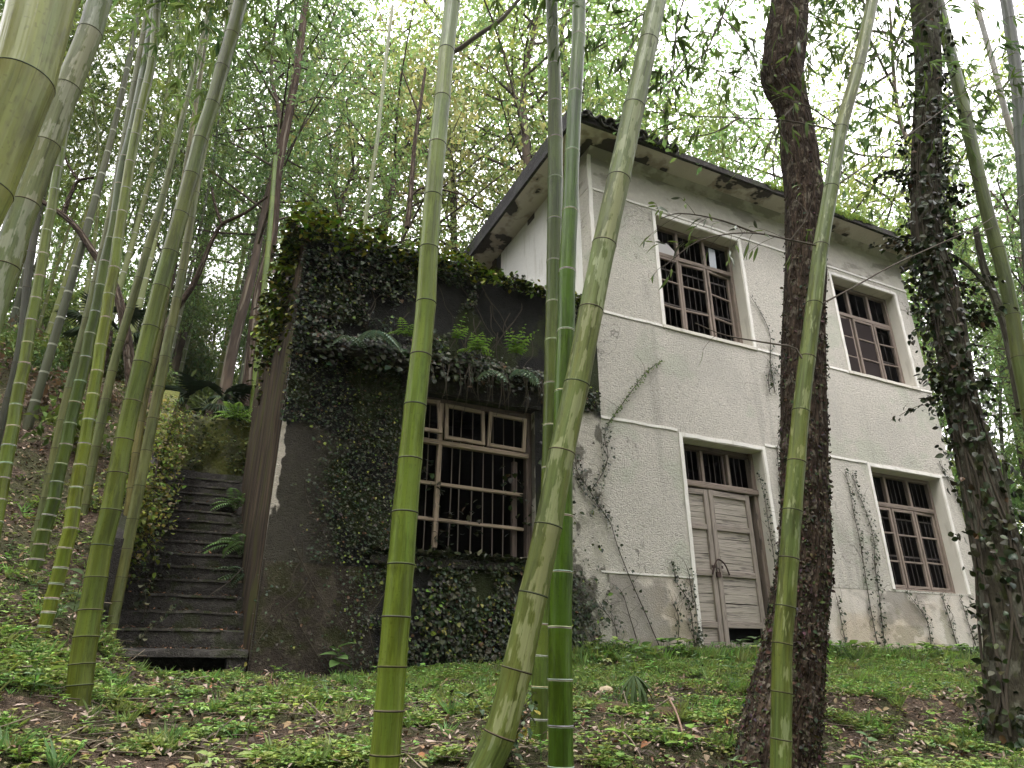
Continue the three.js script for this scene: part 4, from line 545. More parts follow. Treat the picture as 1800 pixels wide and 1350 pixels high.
const dark = (R) => { const k = R(); return k < 0.78 ? C(0.015 + 0.02 * R(), 0.021 + 0.025 * R(), 0.009 + 0.01 * R()) : k < 0.93 ? C(0.03 + 0.02 * R(), 0.042 + 0.022 * R(), 0.018) : k < 0.97 ? C(0.09, 0.09, 0.06) : C(0.08, 0.045, 0.022); };
{ // on the right-hand tree
  const R = rng(81), L = [], stems = [];
  for (let i = 0; i < 7500; i++) { const q = ivyTree.surf[Math.floor(R() * ivyTree.surf.length)], y = q.c.y; const f = q.d.dot(EYE.clone().sub(q.c).normalize()); if (f < -0.4) continue; const dens = smooth(5.6, 4.6, y) * (0.35 + 0.65 * smooth(0.38, 0.55, fbm(y * 1.6, q.a * 0.7, 83, 3))) * (y < 1.7 ? 0.4 : 1); if (R() > dens) continue; const out = R() * R() * 0.12; L.push({ o: q.c.clone().addScaledVector(q.d, q.r + 0.006 + out), d: q.d.clone().multiplyScalar(0.6).add(dirRand(R)).add(V(0, -0.5, 0)), u: q.d, s: 0.5 + R() * 0.55, m: R() < 0.72 ? 0 : 1, c: dark(R), roll: jit(R, 0.8) }); }
  for (let k = 0; k < 24; k++) { // sprigs standing off the trunk
    const side = R() < 0.55 ? -1 : 1, y = 1.6 + R() * 2.4, i = Math.floor(clamp(R(), 0, 0.999) * ivyTree.surf.length); let best = null; for (const q of ivyTree.surf) if (Math.abs(q.c.y - y) < 0.06) { const s = q.d.dot(V(0.902, 0, 0.432)) * side; if (!best || s > best.s0) best = { ...q, s0: s }; } if (!best) continue; void i;
    const o = best.c.clone().addScaledVector(best.d, best.r), len = 0.1 + R() * 0.24, pts = [o]; let d = best.d.clone().add(V(jit(R, 0.5), 0.2 + jit(R, 0.4), jit(R, 0.5))).normalize(), q = o.clone(); for (let n = 0; n < 5; n++) { q = q.clone().addScaledVector(d, len / 5); d.add(V(jit(R, 0.3), -0.12, jit(R, 0.3))).normalize(); pts.push(q); for (let m = 0; m < 5; m++) L.push({ o: q.clone().add(dirRand(R).multiplyScalar(0.035)), d: dirRand(R).add(V(0, -0.5, 0)).add(d), s: 0.45 + R() * 0.45, m: R() < 0.6 ? 0 : 1, c: dark(R) }); } stems.push(taper(pts, 0.003, 0.0015, 8, 4));
  }
  for (let k = 0; k < 7; k++) { const pts = []; const a0 = -1.1 + 2.2 * k / 6; for (let j = 0; j < 12; j++) { const row = Math.floor((0.05 + j * 0.06) * ivyTree.N), a = ((a0 + jit(R, 0.35)) / (2 * Math.PI) + 1) % 1, q = ivyTree.surf[row * (ivyTree.seg + 1) + Math.floor(a * ivyTree.seg)]; pts.push(q.c.clone().addScaledVector(q.d, q.r + 0.006)); } stems.push(taper(pts, 0.009, 0.004, 60, 5)); }
  ivyPlant('ivy', 'dark ivy wrapped round the pale tree trunk at the right end of the house', ivyTree.P[0].clone(), L, stems, { max: 260, L: 0.058, W: 0.022, mat: [M.ivyDark, M.ivyMid, M.ivyAny] });
}
{ // covering the annex
  const R = rng(91), L = [], stems = [], inWin = (x, y) => x > AW[0] - 0.02 && x < AW[1] + 0.06 && y > AW[2] && y < 3.08;
  const cover = (x, y) => {
    let d = 0.75; if (inWin(x, y)) return 0; const n = fbm(x * 2.4, y * 2.4, 93, 4);
    if (y < 0.95 && x < 1.65) d = 0.06 + 0.5 * smooth(1.35, 1.65, x); else if (y < 2.3 && x < 1.3) d = smooth(0.95, 1.35, x + 0.9 * (n - 0.5)) * 0.95; else if (y > 3.3 && x < 2.0) d = 0.85 * smooth(0.40, 0.52, n); else if (x > 2.75 && y > 3.3) d = 0.4 * smooth(0.54, 0.64, n); else if (y > 3.3) d = 0.85 * smooth(0.38, 0.5, n);
    if (x > 3.62) d *= y < 3 ? (y < 1 ? 0.55 : 0.35) * smooth(0.44, 0.58, n) : 0.9; if (y < 0.95 && x > 1.7) d = 0.9 * smooth(0.34, 0.5, n); if (x > 4.05 && y < 3) d *= 0.25; return d;
  };
  let n = 0; while (n < 46000) { const x = AL - 0.03 + R() * 3.8, y = -0.05 + R() * 4.7; n++; if (R() > cover(x, y)) continue; const fine = y < 3 && x < 2.1, out = y > 3.3 ? R() * R() * 0.16 : R() * 0.05; const d = V(jit(R, 0.9), -0.55 + jit(R, 0.6), 0.35 + R() * 0.6); L.push({ o: V(x, y, 0.008 + out), d, u: V(0, 0.3, 1), s: (fine ? 0.34 : 0.52) * (0.5 + 0.7 * R() + 0.9 * Math.pow(R(), 5)), m: R() < 0.75 ? 0 : 1, c: R() < 0.06 ? C(0.10 + 0.08 * R(), 0.14 + 0.08 * R(), 0.03) : dark(R), roll: jit(R, 0.7) }); }
  // top edge: a thick bright mat that spills over
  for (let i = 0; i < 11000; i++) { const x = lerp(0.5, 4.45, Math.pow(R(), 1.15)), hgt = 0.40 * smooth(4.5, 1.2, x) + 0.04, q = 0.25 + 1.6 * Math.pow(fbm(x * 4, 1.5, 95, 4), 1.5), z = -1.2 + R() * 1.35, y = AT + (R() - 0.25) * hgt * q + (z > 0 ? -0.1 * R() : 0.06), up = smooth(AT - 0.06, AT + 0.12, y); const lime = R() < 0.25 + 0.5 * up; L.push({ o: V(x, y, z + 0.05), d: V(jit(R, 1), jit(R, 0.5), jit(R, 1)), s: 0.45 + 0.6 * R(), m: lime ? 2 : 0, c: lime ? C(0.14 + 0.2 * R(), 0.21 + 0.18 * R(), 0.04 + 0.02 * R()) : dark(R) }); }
  for (let i = 0; i < 2600; i++) { const z = -3.2 + R() * 3.3, y = lerp(3.35, AT + 0.25, Math.sqrt(R())), q = fbm(z * 2, y * 2, 97, 4); if (q < 0.42) continue; L.push({ o: V(AL - 0.03 - R() * R() * 0.3 * smooth(3.3, 4.4, y), y, z), d: V(-0.5 + jit(R, 0.8), -0.4 + jit(R, 0.7), jit(R, 1)), s: 0.6 + 0.6 * R(), m: R() < 0.5 ? 2 : 1, c: R() < 0.55 ? C(0.10 + 0.12 * R(), 0.14 + 0.12 * R(), 0.03) : dark(R) }); }
  for (let i = 0; i < 900; i++) { const x = 1.7 + R() * 1.95; L.push({ o: V(x, 1.06 + R() * 0.05, -0.12 + R() * 0.2), d: V(jit(R, 1), 0.3 + jit(R, 0.4), jit(R, 1)), s: 0.6 + 0.7 * R(), m: R() < 0.3 ? 3 : 1, c: R() < 0.25 ? C(0.15, 0.14, 0.1) : dark(R) }); }
  for (let i = 0; i < 1700; i++) { const x = 0.9 + R() * 2.85, q = fbm(x * 2.5, 4.5, 99, 3); if (R() > 0.35 + q) continue; const top = R(); L.push({ o: top < 0.5 ? V(x, 3.2 + R() * 0.12, R() * 0.22) : V(x, 3.24 - R() * R() * 0.36, 0.19 + R() * 0.06), d: V(jit(R, 1), -0.5 + jit(R, 0.5), 0.6 + jit(R, 0.5)), u: V(0, 0.5, 1), s: 0.5 + 0.55 * R(), m: R() < 0.7 ? 0 : 1, c: dark(R) }); }
  for (let i = 0; i < 130; i++) { const c = [[2.35, 1.95], [2.5, 1.4], [3.3, 1.95], [2.42, 1.25], [3.4, 1.6], [2.8, 1.5]][i % 6]; L.push({ o: V(c[0] + jit(R, 0.13), c[1] + jit(R, 0.2), -0.06 + jit(R, 0.05)), d: dirRand(R), s: 0.6 + 0.5 * R(), m: R() < 0.5 ? 3 : 1, c: dark(R) }); }
  for (let k = 0; k < 46; k++) { let x = 0.85 + R() * 2.7, y = R() < 0.6 ? 3.4 + R() * 1.1 : 0.1 + R() * 2.6; const pts = []; let d = -0.4 + R() * 0.8; for (let j = 0; j < 6; j++) { if (inWin(x, y)) break; pts.push(V(x, y, 0.02 + R() * 0.05)); d += jit(R, 0.8); x = clamp(x + Math.sin(d) * 0.14, 0.75, 3.7); y = clamp(y - 0.1 - R() * 0.1, 0.02, 4.5); } if (pts.length > 2) stems.push(taper(pts, 0.007, 0.003, 16, 5)); }
  for (let k = 0; k < 34; k++) { const x = 1.9 + R() * 1.75, z = 0.2 + R() * 0.14, len = 0.12 + R() * 0.45; stems.push(taper([V(x, 3.14, z), V(x + jit(R, 0.05), 3.1 - len * 0.5, z + 0.02), V(x + jit(R, 0.07), 3.1 - len, z - 0.06 * R())], 0.005 + R() * 0.006, 0.002, 10, 5)); }
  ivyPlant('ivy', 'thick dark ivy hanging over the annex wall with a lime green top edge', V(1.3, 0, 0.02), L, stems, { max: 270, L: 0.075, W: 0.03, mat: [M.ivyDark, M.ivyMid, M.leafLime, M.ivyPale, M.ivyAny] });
}
// creepers on the pale wall
function creeper(label, runs, seed, { size = 0.5, every = 0.026, z = 0.012, mats = [M.ivyDark, M.ivyMid, M.ivyAny], thick = 0.007, wide = 0.06 } = {}) {
  const R = rng(seed), L = [], stems = [];
  for (const run of runs) {
    const pts = run.pts.map(([x, y]) => V(x, y, z + R() * 0.01)), c = new THREE.CatmullRomCurve3(pts), len = c.getLength(); stems.push(taper(pts, thick, thick * 0.4, Math.ceil(len * 14), 5));
    for (let s = 0; s < len; s += every / (run.dens ?? 1)) { const t = s / len; if (run.from && t < run.from) continue; const p = c.getPointAt(t), w = (run.wide ?? wide) * (0.4 + 0.6 * Math.sin(Math.PI * t)); L.push({ o: p.clone().add(V(jit(R, w), jit(R, w), R() * R() * 0.07)), d: V(jit(R, 1), jit(R, 0.8) - 0.3, 0.5 * R() + 0.15), u: V(0, 0.2, 1), s: size * (0.45 + 0.6 * R() + 0.7 * Math.pow(R(), 4)), m: R() < 0.65 ? 0 : 1, c: dark(R) }); }
    for (let k = 0; k < (run.twigs ?? 1) * 2.5; k++) { const p = c.getPointAt(0.1 + R() * 0.85); stems.push(taper([p, p.clone().add(V(jit(R, 0.1), 0.05 + R() * 0.1, 0.01)), p.clone().add(V(jit(R, 0.2), 0.1 + R() * 0.16, 0.015))], thick * 0.4, thick * 0.2, 8, 4)); }
  }
  return ivyPlant('creeper', label, V(runs[0].pts[0][0], runs[0].pts[0][1], 0.01), L, stems, { max: 110, L: 0.07, W: 0.03, mat: mats });
}
const wallAt = (px, py) => { const d = rayOf(px, py), t = (0.01 - EYE.z) / d.z; return [EYE.x + d.x * t, EYE.y + d.y * t]; };
const W = (a) => a.map((q) => wallAt(...q));
creeper('long thin creeper with a leafy clump on the wall left of the door', [{ pts: W([[1158, 1135], [1130, 1070], [1108, 1020], [1085, 960], [1070, 915], [1040, 880], [1015, 850], [1003, 815]]), dens: 0.8, from: 0.1 }, { pts: W([[1070, 915], [1052, 890], [1035, 860], [1015, 830], [1010, 800]]), dens: 2.4, wide: 0.1, twigs: 6 }, { pts: W([[1040, 860], [1060, 830], [1068, 800], [1062, 770], [1068, 745]]), dens: 2.2, wide: 0.09, twigs: 4 }, { pts: W([[1120, 1130], [1105, 1080], [1092, 1040], [1075, 1025]]), dens: 0.7, from: 0.6 }], 701);
creeper('green creeper slanting up right across the wall above the long thin creeper', [{ pts: W([[1068, 745], [1090, 715], [1108, 690], [1135, 655], [1163, 634]]), dens: 3.6, wide: 0.035 }], 703, { size: 0.36, mats: [leafMat(0.10, 0.15, 0.05, 0.2), leafMat(0.14, 0.18, 0.06, 0.2), M.ivyAny] });
creeper('dense creeper clump on the plinth at the left jamb of the door', [{ pts: W([[1222, 1150], [1218, 1110], [1210, 1060], [1200, 1040], [1190, 1025], [1180, 985]]), dens: 2.6, wide: 0.08, twigs: 5 }, { pts: W([[1218, 1060], [1212, 1020], [1208, 1000]]), dens: 1.6 }, { pts: W([[1190, 1140], [1192, 1085], [1180, 1055]]), dens: 1.2, twigs: 3 }, { pts: W([[1222, 1155], [1224, 1130], [1226, 1115]]), dens: 9, wide: 0.12 }], 705);
creeper('dark creeper spreading over the foot of the wall behind the green bamboo stems', [{ pts: W([[1050, 1150], [1035, 1090], [1020, 1050], [1008, 1010]]), dens: 4, wide: 0.14, twigs: 6 }, { pts: W([[1085, 1150], [1080, 1100], [1062, 1075], [1045, 1060]]), dens: 2.2, wide: 0.09, twigs: 4 }, { pts: W([[1015, 1150], [1008, 1090], [1006, 1040]]), dens: 5, wide: 0.15 }], 707);
creeper('creeper with two stems between the dark tree and the right ground floor window', [{ pts: W([[1545, 1150], [1528, 1060], [1512, 960], [1500, 900], [1492, 855], [1485, 825]]), dens: 1.6, wide: 0.06, twigs: 6 }, { pts: W([[1555, 1145], [1545, 1050], [1538, 1000], [1535, 950], [1522, 900], [1505, 860], [1498, 830]]), dens: 2.4, wide: 0.07, twigs: 6 }, { pts: W([[1490, 1150], [1480, 1100], [1470, 1050]]), dens: 1.5 }], 709);
creeper('bare creeper stems hanging on the plinth under the right ground floor window', [{ pts: W([[1637, 1140], [1628, 1090], [1608, 1060], [1590, 1038]]), dens: 1.8, wide: 0.06, twigs: 4 }, { pts: W([[1683, 1140], [1672, 1100], [1660, 1065], [1652, 1042]]), dens: 1.6, twigs: 4 }, { pts: W([[1715, 1135], [1700, 1090], [1685, 1045]]), dens: 1.0 }], 711);
creeper('leafy creeper hanging beside the right jamb of the ground floor window', [{ pts: W([[1722, 1010], [1705, 940], [1690, 890], [1668, 850], [1650, 812]]), dens: 2.2, wide: 0.08, twigs: 5 }], 713);
creeper('thin creeper hanging from the right side of the left upper window', [{ pts: W([[1362, 690], [1354, 640], [1352, 585], [1336, 548], [1318, 520]]), dens: 0.9, from: 0.0, wide: 0.04 }, { pts: W([[1352, 690], [1350, 660], [1358, 645], [1370, 660]]), dens: 2.6, wide: 0.07 }], 715, { size: 0.5 });
creeper('creeper climbing the right door jamb behind the bamboo stem', [{ pts: W([[1363, 1090], [1362, 1000], [1350, 920], [1340, 860], [1330, 830]]), dens: 1.8, wide: 0.06, twigs: 4 }, { pts: W([[1372, 900], [1370, 840], [1366, 790], [1378, 750]]), dens: 1.2, wide: 0.05, twigs: 4 }], 717);

// ---------------------------------------------------------------- leafy bamboo branches in front of the house, each leaf its own piece
const nearLeaf = [leafShape(0.085, 0.0075, 0.18, 4, 0.8), leafShape(0.095, 0.0085, 0.32, 4, 0.8), leafShape(0.075, 0.007, 0.05, 4, 0.8), leafShape(0.1, 0.008, 0.45, 5, 0.8)];
M.nl = [leafMat(0.085, 0.135, 0.028, 0.4), leafMat(0.055, 0.09, 0.022, 0.3), leafMat(0.12, 0.17, 0.04, 0.45), leafMat(0.12, 0.14, 0.10, 0.15, 0.3)];
function spray(name, label, runs, seed, { gap = 0.055, per = 3, s = 1, group, droop = 0.5, mats = M.nl } = {}) {
  const R = rng(seed), o = runs[0][0], t = thing(name, label, 'bamboo branch', ahead(o[0], o[1], o[2]).p, group), twigs = [];
  for (const run of runs) {
    const pts = run.map(([x, y, d]) => ahead(x, y, d).p), c = new THREE.CatmullRomCurve3(pts), len = c.getLength(); part(t, 'stalk', taper(pts, 0.0055, 0.0022, Math.ceil(len * 16), 6), M.twig);
    for (let q = run.bare ?? 0.15; q <= 1; q += gap / len) {
      const p = c.getPointAt(clamp(q)), tg = c.getTangentAt(clamp(q)), side = dirRand(R).multiplyScalar(0.9).add(tg).add(V(0, -0.25, 0)).normalize(), tl = 0.06 + R() * 0.2, e = p.clone().addScaledVector(side, tl); twigs.push(taper([p, p.clone().lerp(e, 0.5).add(V(0, 0.01, 0)), e], 0.0016, 0.0008, 5, 4));
      for (let k = 0; k < per; k++) { const a = p.clone().lerp(e, 0.45 + 0.55 * (k + 1) / per), d = side.clone().add(dirRand(R).multiplyScalar(0.75)).add(V(0, -droop * (0.4 + R()), 0)); const m = shade(new THREE.Mesh(nearLeaf[Math.floor(R() * 4)], mats[R() < 0.5 ? 0 : R() < 0.5 ? 1 : R() < 0.7 ? 2 : 3])); m.name = 'leaf'; setMesh(m, aim(a.clone().sub(t.position), d, V(jit(R, 0.5), 1, jit(R, 0.5)), jit(R, 0.6), s * (0.7 + 0.6 * R()))); t.add(m); }
    }
  }
  part(t, 'twigs', merged(twigs), M.twig).userData.kind = 'stuff'; return t;
}
const run = (a, bare) => { a.bare = bare; return a; };
spray('bamboo_branch', 'dark bamboo branch rising right from beside the dark tree to the ivy tree', [run([[1463, 331, 3.15], [1530, 285, 3.25], [1607, 230, 3.4], [1720, 145, 3.6], [1806, 72, 3.8]], 0.35)], 801, { gap: 0.16, per: 2 });
spray('bamboo_branch', 'bare bamboo branch crossing the right upper window up towards the right edge', [run([[1443, 535, 3.15], [1500, 505, 3.2], [1562, 470, 3.3], [1651, 429, 3.45], [1725, 395, 3.6], [1772, 362, 3.7], [1815, 330, 3.8]], 0.55)], 803, { gap: 0.2, per: 2 });
spray('bamboo_branch', 'short bamboo branch rising steeply right near the top of the stem beside the dark tree', [run([[1509, 119, 3.15], [1560, 85, 3.2], [1612, 42, 3.3], [1680, -10, 3.4]], 0.25)], 805, { gap: 0.12, per: 3 });
spray('bamboo_branch', 'leafy bamboo branch reaching left in front of the dark tree above the eave', [run([[1478, 227, 3.15], [1430, 192, 3.1], [1375, 172, 3.0], [1330, 150, 2.95], [1283, 130, 2.9], [1230, 115, 2.85]], 0.1), run([[1400, 182, 3.05], [1370, 215, 3.0], [1350, 260, 2.95]], 0.2)], 807, { gap: 0.06, per: 3 });
spray('bamboo_branch', 'long level bamboo branch over the roof corner reaching left with sparse leaves', [run([[1472, 229, 3.15], [1387, 213, 3.05], [1300, 207, 2.95], [1200, 203, 2.85], [1140, 195, 2.8]], 0.2), run([[1300, 207, 2.95], [1250, 235, 2.9], [1205, 240, 2.88]], 0.2)], 809, { gap: 0.09, per: 3 });
spray('bamboo_branch', 'fine leafy bamboo branch hanging before the left upper window', [run([[1443, 433, 3.15], [1390, 422, 3.05], [1330, 410, 2.98], [1275, 412, 2.92], [1225, 425, 2.9], [1165, 470, 2.9]], 0.18), run([[1330, 410, 2.98], [1260, 385, 2.95], [1190, 375, 2.93], [1160, 385, 2.9]], 0.1), run([[1390, 422, 3.05], [1420, 375, 3.0], [1395, 350, 3.0]], 0.3)], 811, { gap: 0.07, per: 3, s: 0.8, mats: [M.nl[2], M.nl[0], M.nl[3], M.nl[3]] });
spray('bamboo_branch', 'thin bare bamboo twig crossing the lower right of the left upper window', [run([[1410, 630, 3.1], [1398, 612, 3.1], [1370, 606, 3.05], [1320, 598, 3.0], [1270, 588, 2.98], [1222, 568, 2.95]], 0.8)], 813, { gap: 0.4, per: 1 });
spray('bamboo_branch', 'dark leafy bamboo spray hanging into the picture right of the leaning stem top', [run([[1190, -40, 2.7], [1150, 10, 2.65], [1100, 40, 2.6], [1045, 45, 2.6]], 0.1), run([[1215, -40, 2.7], [1190, 40, 2.7], [1185, 110, 2.68], [1172, 170, 2.66]], 0.15), run([[1150, 10, 2.65], [1110, 80, 2.62], [1080, 130, 2.6]], 0.3)], 815, { gap: 0.055, per: 4, mats: [M.nl[1], M.nl[1], M.nl[0], M.nl[0]] });
spray('bamboo_branch', 'leafy bamboo spray hanging from above in front of the dark tree top', [run([[1290, -40, 3.1], [1270, 30, 3.05], [1240, 90, 3.0], [1205, 140, 3.0]], 0.1), run([[1350, -40, 3.1], [1400, 20, 3.1], [1425, 90, 3.1], [1420, 150, 3.1]], 0.1), run([[1270, 30, 3.05], [1310, 75, 3.0], [1335, 130, 3.0]], 0.2)], 817, { gap: 0.05, per: 4 });
spray('bamboo_branch', 'leafy bamboo spray between the two right-hand trees at the top of the picture', [run([[1480, -40, 3.6], [1530, 20, 3.6], [1570, 90, 3.6], [1590, 170, 3.6]], 0.1), run([[1560, -40, 3.6], [1600, 60, 3.7], [1640, 130, 3.7]], 0.2), run([[1530, 20, 3.6], [1500, 80, 3.6], [1490, 150, 3.6]], 0.3)], 819, { gap: 0.06, per: 4 });
spray('bamboo_branch', 'leafy bamboo spray at the right edge beside the left-leaning stem', [run([[1700, 205, 4.55], [1735, 170, 4.5], [1775, 150, 4.4], [1815, 150, 4.4]], 0.1), run([[1720, 318, 4.55], [1690, 290, 4.5], [1660, 300, 4.4], [1625, 330, 4.35]], 0.1), run([[1745, 400, 4.55], [1700, 420, 4.5], [1660, 470, 4.45]], 0.2)], 821, { gap: 0.055, per: 4, s: 1.1 });
spray('bamboo_branch', 'small dark bamboo twig with drooping leaves between the two middle green stems', [run([[1000, -30, 3.0], [992, 10, 2.98], [985, 40, 2.96]], 0.2)], 823, { gap: 0.04, per: 3, s: 0.8, mats: [M.nl[1], M.nl[1], M.nl[1], M.nl[0]] });

// ---------------------------------------------------------------- forest behind: bamboos and trees with crowns
M.fol = [leafMat(0.165, 0.25, 0.075, 0.52), leafMat(0.20, 0.29, 0.08, 0.52), leafMat(0.13, 0.205, 0.07, 0.5), leafMat(0.25, 0.33, 0.09, 0.52)];
M.grove = [leafMat(0.14, 0.19, 0.06, 0.5), leafMat(0.19, 0.25, 0.065, 0.5), leafMat(0.11, 0.16, 0.055, 0.5), leafMat(0.24, 0.31, 0.08, 0.5)];
M.tree = [leafMat(0.30, 0.37, 0.10, 0.52), leafMat(0.20, 0.31, 0.09, 0.52), leafMat(0.14, 0.22, 0.075, 0.5), leafMat(0.32, 0.33, 0.125, 0.52)];
// plumes of narrow leaves on arching branches along the upper stem, from height h0 to h1
function bambooPlume(seed, h0, h1, leaves, bow) {
  const R = rng(seed), c = new LeafCloud(), n = Math.round((h1 - h0) / 0.24), per = Math.ceil(leaves / n / 2);
  for (let i = 0; i < n; i++) for (const sd of [0, 1]) {
    const t = i / n, h = lerp(h0, h1, t) + jit(R, 0.1), a = R() * Math.PI * 2 + sd * Math.PI, len = lerp(1.9, 0.8, t) * lerp(0.55, 1.2, R()) * (t < 0.1 ? 0.6 : 1), o = V(bow(h), h, 0), d = V(Math.cos(a), 0.55 + 0.4 * R(), Math.sin(a)).normalize(); let k = 0;
    while (k < per) { const q = Math.pow(R(), 0.6), p = o.clone().addScaledVector(d, len * q); p.y -= 0.55 * len * q * q; p.add(dirRand(R).multiplyScalar(0.16 + 0.12 * q)); const dd = d.clone().setY(0).multiplyScalar(0.7).add(dirRand(R).multiplyScalar(0.6)).add(V(0, -0.55, 0)), m = 3 + Math.floor(R() * 3), tn = tone(R, 0.6, 1.35, 0.14); for (let j = 0; j < m; j++, k++) c.leaf(p, dd.clone().add(dirRand(R).multiplyScalar(0.55)), V(jit(R, 0.6), 1, jit(R, 0.6)), 0.11 + R() * 0.07, 0.0085 + R() * 0.004, tn, 0.15); }
  }
  return c.build();
}
function bambooProto(seed, height, leaves, r0 = 0.05) {
  const R = rng(seed), lean = jit(R, 0.05), bowK = lerp(0.6, 1.6, R()), bow = (y) => lean * y + bowK * Math.pow(clamp(y / height), 3.2) * 1.6, P = []; for (let i = 0; i <= 24; i++) { const y = -0.4 + (height + 0.4) * i / 24; P.push(V(bow(Math.max(0, y)), y, 0)); }
  const culm = taper(P, r0, 0.008, 60, 8), col = new Float32Array(culm.attributes.position.count * 3); for (let i = 0; i <= 60; i++) for (let j = 0; j <= 8; j++) { const v = 0.85 + 0.3 * hash2(i, 3, seed), k = (i * 9 + j) * 3; col[k] = col[k + 1] = col[k + 2] = v; } culm.setAttribute('color', new THREE.BufferAttribute(col, 3));
  const rings = []; for (let y = 0.4; y < height * 0.75; y += 0.34) { const g = new THREE.CylinderGeometry(1, 1, 0.022, 8, 1, true), r = lerp(r0, 0.008, (y + 0.4) / (height + 0.4)) * 1.06; g.scale(r, 1, r); g.translate(bow(y), y, 0); rings.push(g); }
  return { culm, rings: merged(rings), foliage: bambooPlume(seed + 1, height * 0.36, height * 1.0, leaves, bow) };
}
const protos = [[901, 11, 2800], [903, 12.5, 3200], [905, 10, 2500], [907, 13.5, 3400], [909, 9, 2400], [911, 11.5, 3000]].map((a) => bambooProto(...a));
const culmMats = [skin(0.18, 0.21, 0.085, false, 0.6), skin(0.13, 0.155, 0.075, false, 0.65), skin(0.22, 0.25, 0.085, false, 0.6), skin(0.08, 0.09, 0.055, false, 0.7)];
M.paleRing = std({ color: C(0.22, 0.23, 0.17), roughness: 0.8 });
// the same plumes on the tall stems in front, above the picture
[0, 1, 2, 5, 6, 7, 10, 16, 17].forEach((i, k) => { for (const e of [0, 1]) { const t = stems[i], q = shade(new THREE.Mesh(protos[(k + 2 * e) % 6].foliage, M.fol[(k + e) % 3])); q.name = 'foliage'; q.userData.kind = 'stuff'; q.position.set(0, 1.1 + 0.5 * e, 0); q.rotation.y = k * 2.1 + e * 2.3; t.add(q); } });
const grove = []; // stands of bamboo: spots by area, thinned so that stems keep apart
function stand(seed, n, x0, x1, z0, z1, label, group, minDist, ok = () => true, sc = [0.85, 1.15]) {
  const R = rng(seed); let tries = 0, k = 0;
  while (k < n && tries++ < 4000) {
    const x = lerp(x0, x1, R()), z = lerp(z0, z1, R()); if (!ok(x, z) || grove.some((g) => Math.hypot(g[0] - x, g[1] - z) < minDist)) continue; grove.push([x, z]); k++;
    const p = protos[Math.floor(R() * protos.length)], t = thing('bamboo', label, 'bamboo', V(x, H(x, z) - 0.1, z), group); t.rotation.y = R() * 6.283; const s = lerp(sc[0], sc[1], R()); t.scale.setScalar(s);
    const ci = Math.floor(R() * 4), cm = culmMats[ci]; t.userData.label = label.replace('bamboo', 'bamboo with ' + ['dull green', 'grey green', 'light green', 'blackish'][ci] + ' stem'); const fm = (seed === 921 ? M.grove : M.fol)[Math.floor(R() * 4)];
    for (const [nm, g, m] of [['culm', p.culm, cm], ['node_ring', p.rings, M.paleRing], ['foliage', p.foliage, fm]]) { const q = shade(new THREE.Mesh(g, m)); q.name = nm; if (nm !== 'culm') q.userData.kind = 'stuff'; t.add(q); }
  }
}
const ahd = (x, z) => (x - EYE.x) * HEAD.x + (z - EYE.z) * HEAD.z;
stand(921, 54, -9.5, -0.9, -16, -1.5, 'slender bamboo in the grove behind the stairs', 'bamboos in the grove behind the stairs', 0.55, (x, z) => ahd(x, z) > 7.2, [0.95, 1.35]);
stand(923, 26, -16, 3, -30, -13, 'far bamboo deep in the forest left of the house', 'far bamboos in the forest left of the house', 1.1, () => true, [1.3, 1.7]);
stand(925, 20, 0.2, 18, -26, -7, 'leafy bamboo rising behind the roof of the house', 'bamboos behind the house roof', 1.3, () => true, [1.35, 1.9]);
stand(927, 26, 12.8, 26, -14, 3.0, 'leafy bamboo in the forest beyond the right end of the house', 'bamboos beyond the right end of the house', 1.2, () => true, [1.0, 1.5]);
stand(929, 30, -10, 14, 8.3, 17, 'bamboo behind the viewer that shades the clearing', 'bamboos behind the viewer', 1.2, () => true, [0.9, 1.3]);
